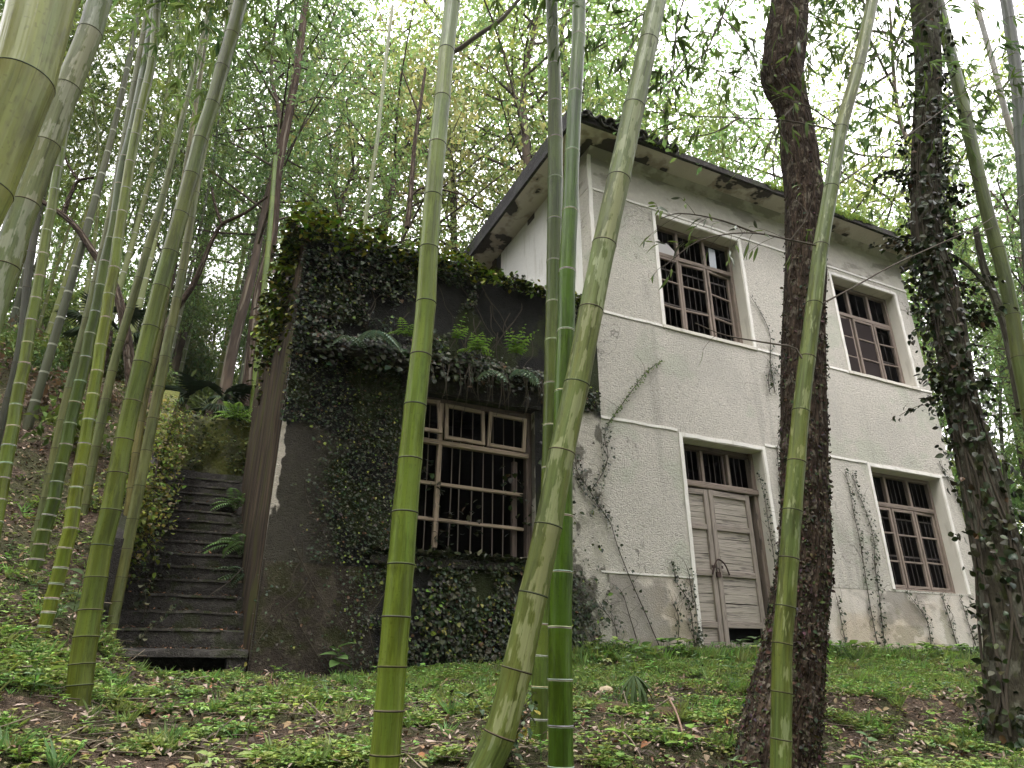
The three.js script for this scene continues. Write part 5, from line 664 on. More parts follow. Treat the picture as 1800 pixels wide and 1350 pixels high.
// broad-leaved trees
function treeProto(seed, height, crown, leaves, lsize, spread = 1) {
  const R = rng(seed), c = new LeafCloud(), limbs = [], tips = [], y0 = height - crown * 0.85; const P = [V(0, -0.5, 0)]; for (let i = 1; i <= 6; i++) P.push(V(jit(R, 0.22) * i * 0.5, height * 0.92 * i / 6, jit(R, 0.22) * i * 0.5)); limbs.push(taper(P, 0.12, 0.02, 40, 9));
  const tr = new THREE.CatmullRomCurve3(P);
  for (let i = 0; i < 20; i++) { const t = lerp(y0 / height * 0.9, 0.99, i / 20), o = tr.getPointAt(clamp(t)), a = i * 2.4 + jit(R, 0.5), len = crown * 0.5 * spread * lerp(1.0, 0.45, i / 20) * lerp(0.6, 1.1, R()), e = o.clone().add(V(Math.cos(a) * len, len * (0.25 + 0.4 * R()), Math.sin(a) * len)), m = o.clone().lerp(e, 0.5).add(V(jit(R, 0.2), jit(R, 0.25), jit(R, 0.2))); limbs.push(taper([o, m, e], 0.028, 0.006, 14, 5)); tips.push(e, m, o.clone().lerp(e, 0.75)); for (let j = 0; j < 3; j++) { const e2 = m.clone().add(dirRand(R).multiplyScalar(len * 0.5)); limbs.push(taper([m, m.clone().lerp(e2, 0.5).add(V(0, 0.08, 0)), e2], 0.009, 0.003, 8, 4)); tips.push(e2); } }
  const per = Math.ceil(leaves / tips.length);
  for (const tip of tips) { const rad = crown * 0.13 * lerp(0.6, 1.25, R()); for (let k = 0; k < per;) { const q = dirRand(R), rr = rad * Math.pow(R(), 0.45), p = tip.clone().add(V(q.x * rr * 1.25, q.y * rr * 0.7, q.z * rr * 1.25)), tn = tone(R, 0.6, 1.35, 0.14), m = 2 + Math.floor(R() * 3); for (let j = 0; j < m; j++, k++) c.leaf(p.clone().add(dirRand(R).multiplyScalar(0.05)), dirRand(R).add(V(0, -0.25, 0)), V(jit(R, 0.7), 1, jit(R, 0.7)), lsize * lerp(0.7, 1.2, R()), lsize * 0.24, tn, 0.1); } }
  return { trunk: merged(limbs), crown: c.build() };
}
const tp = [treeProto(931, 9.5, 6, 6200, 0.10), treeProto(933, 11, 7, 7000, 0.095, 1.1), treeProto(935, 8.5, 5.5, 5800, 0.11, 1.15), treeProto(937, 12, 7.5, 7000, 0.09)];
M.trunkFar = std({ map: reuse(barkTex, 1, 0.4), bumpMap: barkBump, bumpScale: 0.01, roughness: 1, color: C(1.5, 1.5, 1.35) });
function tree(label, x, z, k, mat, s = 1, rot = 0, dy = 0) { const t = thing('tree', label, 'tree', V(x, H(x, z) - 0.1 + dy, z)); t.rotation.y = rot; t.scale.setScalar(s); for (const [nm, g, m] of [['trunk', tp[k].trunk, M.trunkFar], ['crown', tp[k].crown, mat]]) { const q = shade(new THREE.Mesh(g, m)); q.name = nm; if (nm === 'crown') q.userData.kind = 'stuff'; t.add(q); } return t; }
[[darkTree, 0, 3.4], [ivyTree, 2, 3.4]].forEach(([q, k, dy]) => { const m = shade(new THREE.Mesh(tp[k].crown, M.tree[1])); m.name = 'crown'; m.userData.kind = 'stuff'; m.position.y = dy; q.t.add(m); });
tree('tree with yellow green young leaves directly left of the roof corner', 3.9, -10.5, 2, M.tree[3], 1.75, 0.5);
tree('bright green leafy tree behind the lower end of the gable eave', 2.4, -8.5, 0, M.tree[1], 1.15, 2.1);
tree('tall fine leaved tree in the middle of the picture behind the thick front stem', 0.9, -12, 3, M.tree[1], 1.5, 1.3);
tree('yellowish crown above the middle of the front eave', 9.5, -10.5, 2, M.tree[0], 2.1, 3.1);
tree('green crown showing over the mossy roof edge between the two right-hand trees', 14.0, -9.5, 1, M.tree[1], 1.7, 4.0);
tree('yellow green tree whose crown fills the gap right of the leaning stem top', 7.2, -13, 1, M.tree[0], 1.9, 5.2);
tree('low bright green tree beside the right end of the roof', 14.6, -2.8, 2, M.tree[1], 1.15, 1.7);
tree('leafy tree at the right edge beyond the ivy tree', 17.0, -0.5, 0, M.tree[1], 1.25, 2.7);
tree('pale green tree high in the background left of centre', -1.0, -15.5, 1, M.tree[1], 1.6, 0.3);
tree('light green young tree behind the top of the stairs', -1.4, -9.5, 0, M.tree[1], 0.75, 0.8);
tree('dark green tree behind the grove at the far left', -7.5, -9.5, 3, M.tree[2], 1.2, 3.7);
tree('dusky tree with bare lower trunk behind the left corner of the annex', 0.4, -7.2, 3, M.tree[2], 1.15, 4.6);
tree('tall dark tree standing farthest left in the background', -11.5, -14.5, 1, M.tree[2], 1.5, 1.1);
tree('faint olive tree far behind the middle green stems', 5.2, -18, 3, M.tree[3], 2.2, 2.2);
tree('far bright tree behind the dark bark tree', 13.5, -16, 1, M.tree[0], 2.3, 0.9);
tree('far leafy tree behind the right corner of the house roof', 19.5, -9, 3, M.tree[1], 1.9, 2.4);
tree('tall light green tree just left of the two middle green stems', 3.0, -15, 0, M.tree[1], 2.2, 1.9);
tree('light crowned tree behind the top of the ivy tree', 17.5, -5.5, 2, M.tree[0], 1.7, 0.2);
tree('deep green tree filling the lower right background', 14.2, 1.2, 1, M.tree[2], 0.9, 3.3);
tree('tall leafy tree high above the middle of the roof', 11.5, -12.5, 1, M.tree[1], 2.5, 0.8);
tree('high green tree behind the right end of the roof ridge', 16.5, -12, 3, M.tree[1], 2.4, 2.9);
tree('high yellow green tree at the upper right edge', 21, -3.5, 1, M.tree[0], 2.1, 4.4);
tree('tree of fine leaves seen between the leaning stem and the dark tree', 8.2, -9.0, 3, M.tree[1], 2.0, 1.0);
// bent bare trunks among the bamboos
function limb(name, label, runs, mat, group) { const t = thing(name, label, 'tree', ahead(runs[0][0][0], runs[0][0][1], runs[0][0][2]).p, group); runs.forEach((r, i) => { const P = r.map(([x, y, d]) => ahead(x, y, d).p); const f = r.map(([x, y, d, w]) => w / 2 * ahead(x, y, d).depth / FOCAL); part(t, i ? 'limb' : 'trunk', taper(P, f[0], f[f.length - 1], 40, 9), mat); }); return t; }
limb('tree', 'dark straight tree trunk behind the left edge of the annex', [[[430, 735, 11.5, 24], [437, 680, 11.5, 23], [455, 520, 11.5, 21], [476, 430, 11.5, 20], [488, 300, 11.5, 19], [508, 200, 11.5, 17], [525, 100, 11.5, 14], [540, -20, 11.5, 11]]], M.bark);
limb('tree', 'crooked black tree forking over the slope left of the stairs', [[[232, 680, 7.2, 20], [222, 590, 7.2, 18], [200, 500, 7.2, 17], [165, 445, 7.2, 15], [125, 390, 7.2, 13], [70, 352, 7.2, 10], [20, 330, 7.2, 7]], [[110, 380, 7.2, 9], [125, 340, 7.2, 8], [138, 318, 7.2, 6], [165, 312, 7.2, 4]], [[138, 318, 7.2, 5], [120, 290, 7.2, 4], [112, 270, 7.2, 3]]], M.bark);
limb('tree', 'thin black bent tree leaning right behind the long olive bamboo stem', [[[262, 660, 7.6, 15], [300, 560, 7.6, 13], [340, 500, 7.6, 11], [372, 425, 7.6, 10], [390, 395, 7.6, 9], [430, 375, 7.6, 6], [470, 345, 7.6, 4]], [[390, 395, 7.6, 6], [378, 360, 7.6, 5], [372, 330, 7.6, 4]]], M.bark);
limb('tree', 'pale bare tree leaning left behind the green stem at the right edge', [[[1800, 720, 5.8, 24], [1768, 573, 5.8, 22], [1748, 520, 5.8, 20], [1731, 475, 5.8, 18], [1722, 440, 5.8, 13], [1715, 400, 5.8, 9]], [[1738, 510, 5.8, 8], [1715, 480, 5.8, 7], [1685, 455, 5.8, 6], [1660, 442, 5.8, 5]]], M.barkPale);
limb('branch', 'bare brown branch slanting up right behind the top of the thick front stem', [[[790, 95, 6.0, 9], [810, 84, 6.0, 8], [840, 62, 6.0, 7.5], [880, 35, 6.0, 7], [913, -2, 6.0, 6]]], M.twig).userData.category = 'branch';
limb('tree', 'dark slim forked tree trunk left of the thick front stem', [[[716, 400, 10.5, 10], [722, 340, 10.5, 10], [728, 260, 10.5, 9], [738, 190, 10.5, 7], [748, 120, 10.5, 5]], [[722, 345, 10.5, 5], [738, 332, 10.5, 4], [770, 332, 10.5, 3], [820, 345, 10.5, 2.4]], [[736, 200, 10.5, 4], [722, 165, 10.5, 3], [705, 120, 10.5, 2]]], M.bark);
// far wood: reads as one mass
{
  const R = rng(941), c = new LeafCloud(); for (let i = 0; i < 900; i++) { const q = dirRand(R), r = Math.pow(R(), 0.5), p = V(q.x * r * 1.7, q.y * r * 1.3, q.z * r * 1.7); c.leaf(p, dirRand(R).add(V(0, -0.5, 0)), V(jit(R, 0.7), 1, jit(R, 0.7)), 0.22 + R() * 0.14, 0.03 + R() * 0.02, tone(R, 0.6, 1.3, 0.12), 0.1); }
  const g = c.build(), mats = [], cols = []; for (let i = 0; i < 480; i++) { const a = lerp(-1.25, 1.5, R()), d = 24 + R() * 22, x = Math.sin(a) * d, z = EYE.z - Math.cos(a) * d, low = R() < 0.7, y = H(x, z) + (low ? R() * 4 : 3 + R() * 7); mats.push(new THREE.Matrix4().compose(V(x, y, z), new THREE.Quaternion().setFromEuler(new THREE.Euler(R() * 0.6, R() * 6.28, R() * 0.6)), V(1, 1, 1).multiplyScalar(lerp(0.8, 1.5, R())))); const k = R(); cols.push(k < 0.6 ? C(0.16 + 0.06 * R(), 0.24 + 0.07 * R(), 0.07) : C(0.26, 0.33, 0.09)); }
  for (let i = 0; i < 230; i++) { const a = lerp(1.5, 5.0, R()), d = 11 + R() * 16, x = Math.sin(a) * d + 2, z = EYE.z - Math.cos(a) * d, y = Math.max(H(x, z), -3) + R() * 13; mats.push(new THREE.Matrix4().compose(V(x, y, z), new THREE.Quaternion().setFromEuler(new THREE.Euler(R() * 0.6, R() * 6.28, R() * 0.6)), V(1, 1, 1).multiplyScalar(lerp(0.9, 1.5, R())))); cols.push(C(0.14 + 0.06 * R(), 0.21 + 0.07 * R(), 0.06)); }  // unseen foliage beside and behind the viewer, added to cut the frontal light
  for (let i = 0; i < 26; i++) { const q = ahead(300 + R() * 150, 520 + R() * 170, 17 + R() * 9).p; mats.push(new THREE.Matrix4().compose(q, new THREE.Quaternion().setFromEuler(new THREE.Euler(R() * 0.6, R() * 6.28, R() * 0.6)), V(1, 1, 1).multiplyScalar(lerp(0.4, 0.8, R())))); cols.push(C(0.13 + 0.05 * R(), 0.19 + 0.06 * R(), 0.07)); }
  stuff('far_woods', g, leafMat(1, 1, 1, 0.4), mats, cols, 'far green woods behind house and grove, with unseen clumps added behind the viewer for shade', 'woods');
}
// understory on the slope: shrubs, palms
{
  const R = rng(951), c = new LeafCloud(); for (let i = 0; i < 260; i++) { const q = dirRand(R), r = 0.32 * Math.pow(R(), 0.5), p = V(q.x * r, 0.3 + q.y * r * 0.9, q.z * r); c.leaf(p, dirRand(R).add(V(0, 0.1, 0)), V(jit(R, 0.6), 1, jit(R, 0.6)), 0.06 + R() * 0.05, 0.018 + R() * 0.01, tone(R), 0.15); }
  const g = c.build(), mats = [], cols = []; let n = 0; while (n < 900) { const x = -14 + R() * 14.5, z = -18 + R() * 22; if (x > -0.75 && z > -4.6) continue; if (ahd(x, z) < 4.2 || (z > 0.3 && x > -1.4)) continue; if (z > -5 && R() > 0.35 + 0.3 * smooth(-1.2, -3, x)) { n++; continue; } n++; mats.push(aim(V(x, H(x, z) - 0.06, z), V(Math.sin(n), 0, Math.cos(n)), V(0, 1, 0), 0, 0.35 + R() * 1.15)); const k = R(); cols.push(k < 0.6 ? C(0.06 + 0.04 * R(), 0.09 + 0.05 * R(), 0.035) : k < 0.85 ? C(0.12, 0.17, 0.04) : C(0.14, 0.10, 0.06)); }
  for (let i = 0; i < 220; i++) { const x = 12.2 + R() * 10, z = -8 + R() * 10; mats.push(aim(V(x, H(x, z) - 0.06, z), V(Math.sin(i), 0, Math.cos(i)), V(0, 1, 0), 0, 0.6 + R() * 1.6)); cols.push(C(0.06 + 0.03 * R(), 0.10 + 0.04 * R(), 0.03)); }
  stuff('undergrowth', g, leafMat(1, 1, 1, 0.25), mats, cols, 'dark low shrubs and saplings covering the wooded slope', 'undergrowth');
}
function fanPalm(label, base, h, seed, n = 13, s = 1) {
  const R = rng(seed), t = thing('fan_palm', label, 'palm', base); part(t, 'trunk', taper([base.clone().add(V(0, -0.2, 0)), base.clone().add(V(0.02, h * 0.5, 0)), base.clone().add(V(0, h, 0))], 0.07 * s, 0.06 * s, 12, 9), M.bark); const top = base.clone().add(V(0, h, 0)), mat = leafMat(0.035, 0.06, 0.028, 0.12, 0.35);
  for (let i = 0; i < n; i++) { const a = i * 2.4 + jit(R, 0.3), el = lerp(1.0, -0.35, i / n), d = V(Math.cos(a) * Math.cos(el), Math.sin(el), Math.sin(a) * Math.cos(el)), e = top.clone().addScaledVector(d, (0.35 + 0.2 * R()) * s).add(V(0, -0.04, 0)); const c = new LeafCloud(), side = d.clone().cross(V(0, 1, 0)).normalize(), nrm = side.clone().cross(d).normalize(); for (let k = -9; k <= 9; k++) { const th = k / 9 * 1.75, dd = d.clone().multiplyScalar(Math.cos(th)).addScaledVector(side, Math.sin(th)).addScaledVector(nrm, -0.15); c.leaf(e, dd.add(V(0, -0.12, 0)), nrm, (0.42 - 0.1 * Math.abs(k / 9)) * s, 0.017 * s, tone(R, 0.8, 1.2, 0.08), 0.3 + 0.1 * R()); }
    const f = part(t, 'frond', c.build(), mat); part(f, 'frond_stalk', taper([top, top.clone().lerp(e, 0.5).add(V(0, 0.03, 0)), e], 0.008, 0.005, 6, 5), M.stem); }
  return t;
}
const onG = (x, z) => V(x, H(x, z), z);
fanPalm('dark fan palm above the mossy landing wall at the top of the stairs', onG(0.05, -5.4), 0.9, 961, 14, 1.1);
fanPalm('second fan palm beside the annex wall behind the top of the stairs', onG(0.9, -6.2), 0.7, 963, 12, 1.1);
fanPalm('small fan palm on the slope at the far left between bamboo stems', onG(-3.3, -1.2), 0.5, 965, 11, 0.95);
fanPalm('fan palm in the shade of the grove left of the stair top', onG(-1.6, -4.8), 0.8, 967, 11, 0.9);
// ferns: fronds of paired leaflets
function fern(label, base, n, len, seed, { dir = V(0, 0, 1), spread = 1.3, mat, rise = 0.5, cat = 'fern', leafW = 0.2, step = 0.035 } = {}) {
  const R = rng(seed), t = thing('fern', label, cat, base);
  for (let i = 0; i < n; i++) { const a = (n > 1 ? lerp(-spread, spread, i / (n - 1)) : 0) + jit(R, 0.25), d = dir.clone().applyAxisAngle(V(0, 1, 0), a), L = len * lerp(0.65, 1.15, R()), c = new LeafCloud(), pts = []; for (let k = 0; k <= 10; k++) { const q = k / 10; pts.push(base.clone().addScaledVector(d, L * q * 0.8).add(V(0, L * (rise * (0.7 + 0.6 * (i % 3) / 2) * q - 0.75 * q * q), 0))); } const cv = new THREE.CatmullRomCurve3(pts), N = Math.ceil(L / step);
    for (let k = 2; k <= N; k++) { const q = k / N, p = cv.getPointAt(q), tg = cv.getTangentAt(q), s = tg.clone().cross(V(0, 1, 0)).normalize(), w = L * leafW * Math.sin(Math.PI * Math.pow(1 - q * 0.93, 1.4)) * 1.1; for (const sd of [-1, 1]) c.leaf(p, s.clone().multiplyScalar(sd).addScaledVector(tg, 0.45).add(V(0, -0.2, 0)), V(0, 1, 0), Math.max(0.012, w), Math.max(0.004, step * 0.36), tone(R, 0.75, 1.25, 0.1), 0.15); }
    const f = part(t, 'frond', c.build(), mat); part(f, 'frond_stalk', taper(pts, 0.0035, 0.001, 10, 4), M.stem); }
  return t;
}
M.fernLime = leafMat(0.19, 0.33, 0.05, 0.35); M.fernDark = leafMat(0.06, 0.11, 0.045, 0.2, 0.5); M.fernBlue = leafMat(0.22, 0.30, 0.21, 0.2, 0.5);
fern('blue green ferns hanging from the annex ledge left of the thick front stem', V(1.52, 3.34, 0.26), 12, 0.36, 971, { mat: M.fernBlue, rise: 0.1, leafW: 0.28 });
fern('pale thin fern tuft drooping at the left end of the annex ledge', V(1.22, 3.2, 0.28), 8, 0.26, 972, { mat: M.fernBlue, rise: 0.2, leafW: 0.24 });
fern('darker green fern standing on the annex ledge just behind the thick front stem', V(1.86, 3.42, 0.14), 9, 0.3, 973, { mat: M.fernLime, rise: 0.8 });
fern('bright green fern on the annex ledge above the middle of the barred window', V(2.72, 3.36, 0.2), 11, 0.3, 975, { mat: M.fernLime, rise: 1.0, step: 0.04, leafW: 0.3 });
fern('upright small fern on the dark wall above the bright green fern', V(2.5, 3.5, 0.08), 5, 0.3, 976, { mat: M.fernLime, rise: 1.5, step: 0.04, leafW: 0.26, spread: 0.6 });
fern('green fern on the right end of the annex ledge beside the green bamboo stems', V(3.22, 3.42, 0.16), 9, 0.34, 977, { mat: M.fernLime, rise: 1.4, step: 0.045, leafW: 0.28, spread: 0.9 });
fern('pale broad fern fronds drooping below the right part of the annex ledge', V(3.22, 3.2, 0.3), 8, 0.28, 979, { mat: M.fernBlue, rise: 0.15, leafW: 0.44, step: 0.045 });
fern('pale fern fronds drooping below the ledge above the middle of the barred window', V(2.86, 3.14, 0.3), 6, 0.24, 981, { mat: M.fernBlue, rise: 0.05, leafW: 0.44, step: 0.045 });
fern('light green fern patch on the landing wall beside the annex', V(0.45, 3.62, -4.2), 10, 0.5, 983, { mat: M.fernLime, rise: 0.8 });
fern('dark green fern growing over the middle of the stairs from the annex wall', V(0.66, stepTop(6) + 0.1, -1.9), 11, 0.62, 985, { mat: leafMat(0.11, 0.2, 0.05, 0.3), rise: 0.7, dir: V(-0.8, 0, 0.6), spread: 1.2 });
fern('second fern lower on the stairs against the annex wall', V(0.66, stepTop(4) + 0.05, -1.3), 8, 0.42, 987, { mat: M.fernDark, rise: 0.7, dir: V(-0.8, 0, 0.6), spread: 1.1 });
fern('fern on the stairs just below the landing beside the annex wall', V(0.6, stepTop(10) + 0.1, -2.9), 9, 0.55, 989, { mat: leafMat(0.11, 0.2, 0.05, 0.3), rise: 0.8, dir: V(-0.7, 0, 0.7), spread: 1.2 });
// yellow-green creeper over the stair parapet
{
  const R = rng(991), L = [], stems = []; for (let i = 0; i < 14000; i++) { const z = -0.35 - R() * 3.4, top = lerp(1.06, 3.86, -z / 4), q = fbm(z * 3.4, 7, 993, 4), edge = R(); const d = smooth(-0.2, -0.7, z) * smooth(0.36, 0.56, q) * (z < -2.4 ? 0.35 : 0.75); if (R() > d) continue; const face = R(); let o; if (face < 0.45) o = V(SX0 + 0.01 + R() * R() * 0.34, top - R() * R() * 0.85 - 0.02, z); else if (face < 0.75) o = V(SX0 - 0.08 + jit(R, 0.12), top + R() * R() * 0.22, z); else o = V(SX0 - 0.17 - R() * 0.3, top - R() * 0.25, z); void edge; L.push({ o, d: dirRand(R).add(V(0.3, -0.4, 0.5)), s: 0.4 + 0.45 * R(), m: R() < 0.6 ? 2 : 1, c: R() < 0.6 ? C(0.15 + 0.14 * R(), 0.19 + 0.13 * R(), 0.05) : R() < 0.6 ? C(0.07, 0.10, 0.03) : C(0.2, 0.16, 0.09) }); }
  for (let k = 0; k < 16; k++) { const z = -0.6 - R() * 2.4, top = lerp(1.06, 3.86, -z / 4); stems.push(taper([V(SX0 + 0.02, top + 0.03, z), V(SX0 + 0.06, top - 0.3, z + jit(R, 0.1)), V(SX0 + 0.05 + R() * 0.1, top - 0.5 - R() * 0.4, z + jit(R, 0.15))], 0.006, 0.002, 12, 5)); }
  for (let i = 0; i < 900; i++) { const x = -0.3 + R() * 1.0, y = 2.75 + R() * 0.95; if (fbm(x * 4, y * 4, 995, 4) < 0.42 + 0.1 * R()) continue; L.push({ o: V(x, y, -4.1 + R() * 0.06), d: dirRand(R).add(V(0, -0.5, 0.6)), s: 0.35 + 0.5 * R(), m: R() < 0.5 ? 2 : 1, c: R() < 0.5 ? C(0.14 + 0.08 * R(), 0.17 + 0.08 * R(), 0.05) : C(0.05, 0.07, 0.02) }); }
  ivyPlant('creeper', 'yellowish small leaved creeper smothering the left parapet of the stairs', V(SX0, 1.5, -1.0), L, stems, { max: 160, L: 0.07, W: 0.028, mat: [M.ivyDark, M.ivyMid, leafMat(0.18, 0.21, 0.055, 0.35), M.leafAnyT] });
  const L2 = [], s2 = []; for (let k = 0; k < 7; k++) { const x = SX0 + 0.1 + R() * 0.22, z = -0.25 - k * 0.2; const p = V(x, stepTop(Math.floor(-z / GO)), z), pts = [p]; let d = V(0.25, 1, 0.2); for (let j = 0; j < 5; j++) { const q = pts[pts.length - 1].clone().addScaledVector(d, 0.1); d.add(V(jit(R, 0.3), -0.1, jit(R, 0.3))); pts.push(q); for (let m = 0; m < 4; m++) L2.push({ o: q.clone().add(dirRand(R).multiplyScalar(0.03)), d: dirRand(R).add(V(0, -0.2, 0.3)), s: 0.5 + 0.5 * R(), m: R() < 0.6 ? 1 : 3, c: dark(R) }); } s2.push(taper(pts, 0.004, 0.002, 10, 4)); }
  ivyPlant('weed', 'spindly dark weeds growing on the steps along the left parapet', V(SX0 + 0.15, 0.5, -0.5), L2, s2, { max: 60, L: 0.06, W: 0.025, mat: [M.ivyDark, M.ivyMid, M.ivyPale, M.ivyPale, M.ivyAny] });
}

// ---------------------------------------------------------------- ground cover and small things
const inFoot = (x, z) => (x > -0.46 && z < 0.03) || (x > AL && z < 0.05 && z > -4.4 && x < HR) || z < -1;
{
  const R = rng(1001); const herb = (n, len, w, rise) => { const c = new LeafCloud(); for (let i = 0; i < n; i++) { const a = i * 2.4 + jit(R, 0.5), h = len * (0.4 + 1.1 * i / n), o = V(Math.cos(a) * 0.012, h, Math.sin(a) * 0.012), d = V(Math.cos(a), rise + jit(R, 0.3), Math.sin(a)); c.leaf(V(0, h * 0.3, 0), o.clone().add(d.clone().multiplyScalar(0.02)), V(1, 0, 0), h * 0.75, 0.0012, [0.7, 0.7, 0.6], 0); for (const k of [-0.6, 0, 0.6]) c.leaf(o.clone().addScaledVector(d, 0.012), d.clone().applyAxisAngle(V(0, 1, 0), k), V(0, 1, 0), len * lerp(0.75, 1.1, R()), w, tone(R, 0.75, 1.25, 0.1), 0.2); } return c.build(); };
  const grass = (n, len) => { const c = new LeafCloud(); for (let i = 0; i < n; i++) { const a = R() * 6.28, d = V(Math.cos(a) * (0.3 + 0.6 * R()), 1, Math.sin(a) * (0.3 + 0.6 * R())); c.leaf(V(jit(R, 0.02), 0, jit(R, 0.02)), d, V(Math.cos(a + 1.5), 0.2, Math.sin(a + 1.5)), len * (0.5 + 0.6 * R()), 0.0022 + R() * 0.0012, tone(R, 0.7, 1.3, 0.12), 0.25); } return c.build(); };
  const kinds = [herb(6, 0.034, 0.0105, 0.35), herb(4, 0.055, 0.017, 0.3), herb(9, 0.028, 0.0075, 0.6), grass(16, 0.13), grass(9, 0.07)], names = ['ground_cover', 'ground_cover', 'ground_cover', 'grass', 'grass'];
  const mats = kinds.map(() => []), cols = kinds.map(() => []);
  const put = (x, z, k, s) => { const y = H(x, z); mats[k].push(aim(V(x, y - 0.004, z), V(Math.sin(x * 91 + z * 37), jit(R, 0.15), Math.cos(x * 91 + z * 37)), V(jit(R, 0.15), 1, jit(R, 0.15)), 0, s)); const q = R(); cols[k].push(q < 0.62 ? C(0.21 + 0.11 * R(), 0.32 + 0.12 * R(), 0.075 + 0.03 * R()) : q < 0.85 ? C(0.15 + 0.05 * R(), 0.25 + 0.06 * R(), 0.08) : C(0.26, 0.29, 0.09)); };
  for (let i = 0; i < 90000; i++) {
    const fwd = 2.2 + Math.pow(R(), 0.8) * 8.5, off = (R() - 0.5) * 1.75 * fwd, x = EYE.x + HEAD.x * fwd + 0.902 * off, z = EYE.z + HEAD.z * fwd + 0.432 * off; if (inFoot(x, z)) continue; const hill = H(x, z) > 0.14 + 0.1 * R() && x < 0.2; if (hill && R() < 0.85) continue;
    const bare = 0.6 * fbm(x * 1.2 + 20, z * 1.6 + 20, 1003, 4) + 0.4 * fbm(x * 4 + 20, z * 4 + 20, 1004, 3), bank = x > 1.2 ? smooth(3.2, 3.7, z) : 0, nearWall = 0.45 * smooth(1.3, 0.2, z); let d = smooth(0.475, 0.56, bare + 0.06 * nearWall - 0.02 * bank); if (R() > d * 0.95 + 0.04) continue;
    const k = R() < 0.5 ? 0 : R() < 0.45 ? 2 : R() < 0.45 ? 1 : R() < 0.35 ? 3 : 4; put(x, z, k, lerp(0.45, 1.0, R()) * (k === 1 ? 0.8 : 1));
  }
  for (let i = 0; i < 1500; i++) { const x = 3.8 + R() * 7.6, z = 0.06 + R() * R() * 0.7; if (fbm(x * 2, 5, 1009, 3) < 0.44) continue; put(x, z, R() < 0.5 ? 3 : R() < 0.5 ? 0 : 1, 0.9 + R() * 0.9); }
  const mat = [leafMat(1, 1, 1, 0.35), leafMat(1, 1, 1, 0.35), leafMat(1, 1, 1, 0.35), leafMat(1, 1, 1, 0.3), leafMat(1, 1, 1, 0.3)], labels = ['low three-leaved green weeds carpeting the ground before the house', 'broader leaved seedlings scattered among the low weeds', 'fine bushy weeds filling the green carpet before the house', 'thin grass tufts along the wall foot and the lawn', 'short sparse grass blades between the weeds'];
  kinds.forEach((g, k) => stuff(names[k] + (k === 0 || k === 3 ? '' : k === 4 ? '_001' : '_00' + k), g, mat[k], mats[k], cols[k], labels[k], names[k] === 'grass' ? 'grass' : 'ground cover'));
  { // larger broad-leaved weeds
    const weed = (n, L, W, seed) => { const Q = rng(seed), g = []; for (let i = 0; i < n; i++) { const a = i * 2.4 + jit(Q, 0.4), q = leafShape(L * (0.7 + 0.5 * Q()), W, 0.3, 4, 0.7); q.applyMatrix4(aim(V(0, 0.03 + 0.06 * Q(), 0), V(Math.cos(a), 0.1 + 0.5 * Q(), Math.sin(a)), V(0, 1, 0), jit(Q, 0.3))); g.push(q); } g.push(taper([V(0, -0.01, 0), V(0.003, 0.04, 0), V(0, 0.09, 0)], 0.002, 0.0015, 4, 4)); g.forEach((q) => { if (!q.attributes.color) q.setAttribute('color', new THREE.Float32BufferAttribute(new Float32Array(q.attributes.position.count * 3).fill(0.6), 3)); }); return merged(g); };
    [[5, 0.05, 0.016, 1], [7, 0.042, 0.009, 2], [4, 0.06, 0.022, 3]].forEach(([n, L, Wd, s], k) => { const m2 = [], c2 = []; for (let i = 0; i < 420; i++) { const fwd = 2.3 + Math.pow(R(), 0.9) * 7, off = (R() - 0.5) * 1.7 * fwd, x = EYE.x + HEAD.x * fwd + 0.902 * off, z = EYE.z + HEAD.z * fwd + 0.432 * off; if (inFoot(x, z) || fbm(x * 1.1 + 9, z * 1.1 + 9, 1007 + k, 4) < 0.5) continue; m2.push(aim(V(x, H(x, z), z), V(jit(R, 1), 0.05, jit(R, 1)), V(jit(R, 0.2), 1, jit(R, 0.2)), 0, 0.5 + 0.75 * R())); c2.push(R() < 0.6 ? C(0.16 + 0.08 * R(), 0.28 + 0.1 * R(), 0.06) : R() < 0.6 ? C(0.12, 0.20, 0.08) : C(0.24, 0.31, 0.09)); } for (let i = 0; i < 330; i++) { const x = 4.0 + R() * 7.3, z = 0.08 + R() * R() * 0.6; if (fbm(x * 1.7 + k, 3, 1011, 3) < 0.45) continue; m2.push(aim(V(x, H(x, z) + R() * 0.05, z), V(jit(R, 1), 0.05, jit(R, 1)), V(jit(R, 0.2), 1, jit(R, 0.2)), 0, 0.9 + 1.3 * R())); c2.push(R() < 0.6 ? C(0.15 + 0.08 * R(), 0.25 + 0.1 * R(), 0.06) : C(0.10, 0.16, 0.06)); } stuff('weeds' + (k ? '_00' + k : ''), weed(n, L, Wd, 1013 + s), leafMat(1, 1, 1, 0.35), m2, c2, ['medium broad-leaved weeds standing above the low green carpet', 'narrow leaved weeds dotted over the lawn', 'large soft leaved weeds spread over the front lawn'][k], 'weeds'); });
  }
  { const tw = new THREE.CylinderGeometry(0.0022, 0.0014, 0.24, 5); tw.rotateX(Math.PI / 2); const m3 = [], c3 = []; for (let i = 0; i < 1500; i++) { const fwd = 2.3 + R() * 6, off = (R() - 0.5) * 1.7 * fwd, x = EYE.x + HEAD.x * fwd + 0.902 * off, z = EYE.z + HEAD.z * fwd + 0.432 * off; if (inFoot(x, z)) continue; m3.push(aim(V(x, H(x, z) + 0.012 + 0.02 * R(), z), V(jit(R, 1), jit(R, 0.15), jit(R, 1)), V(0, 1, 0), 0, 0.4 + 1.3 * R())); c3.push(R() < 0.6 ? C(0.09, 0.07, 0.05) : C(0.22, 0.18, 0.13)); } stuff('twig_litter', tw, std({ color: C(1, 1, 1), roughness: 0.9 }), m3, c3, 'thin dry twigs scattered over soil and weeds', 'twigs'); }
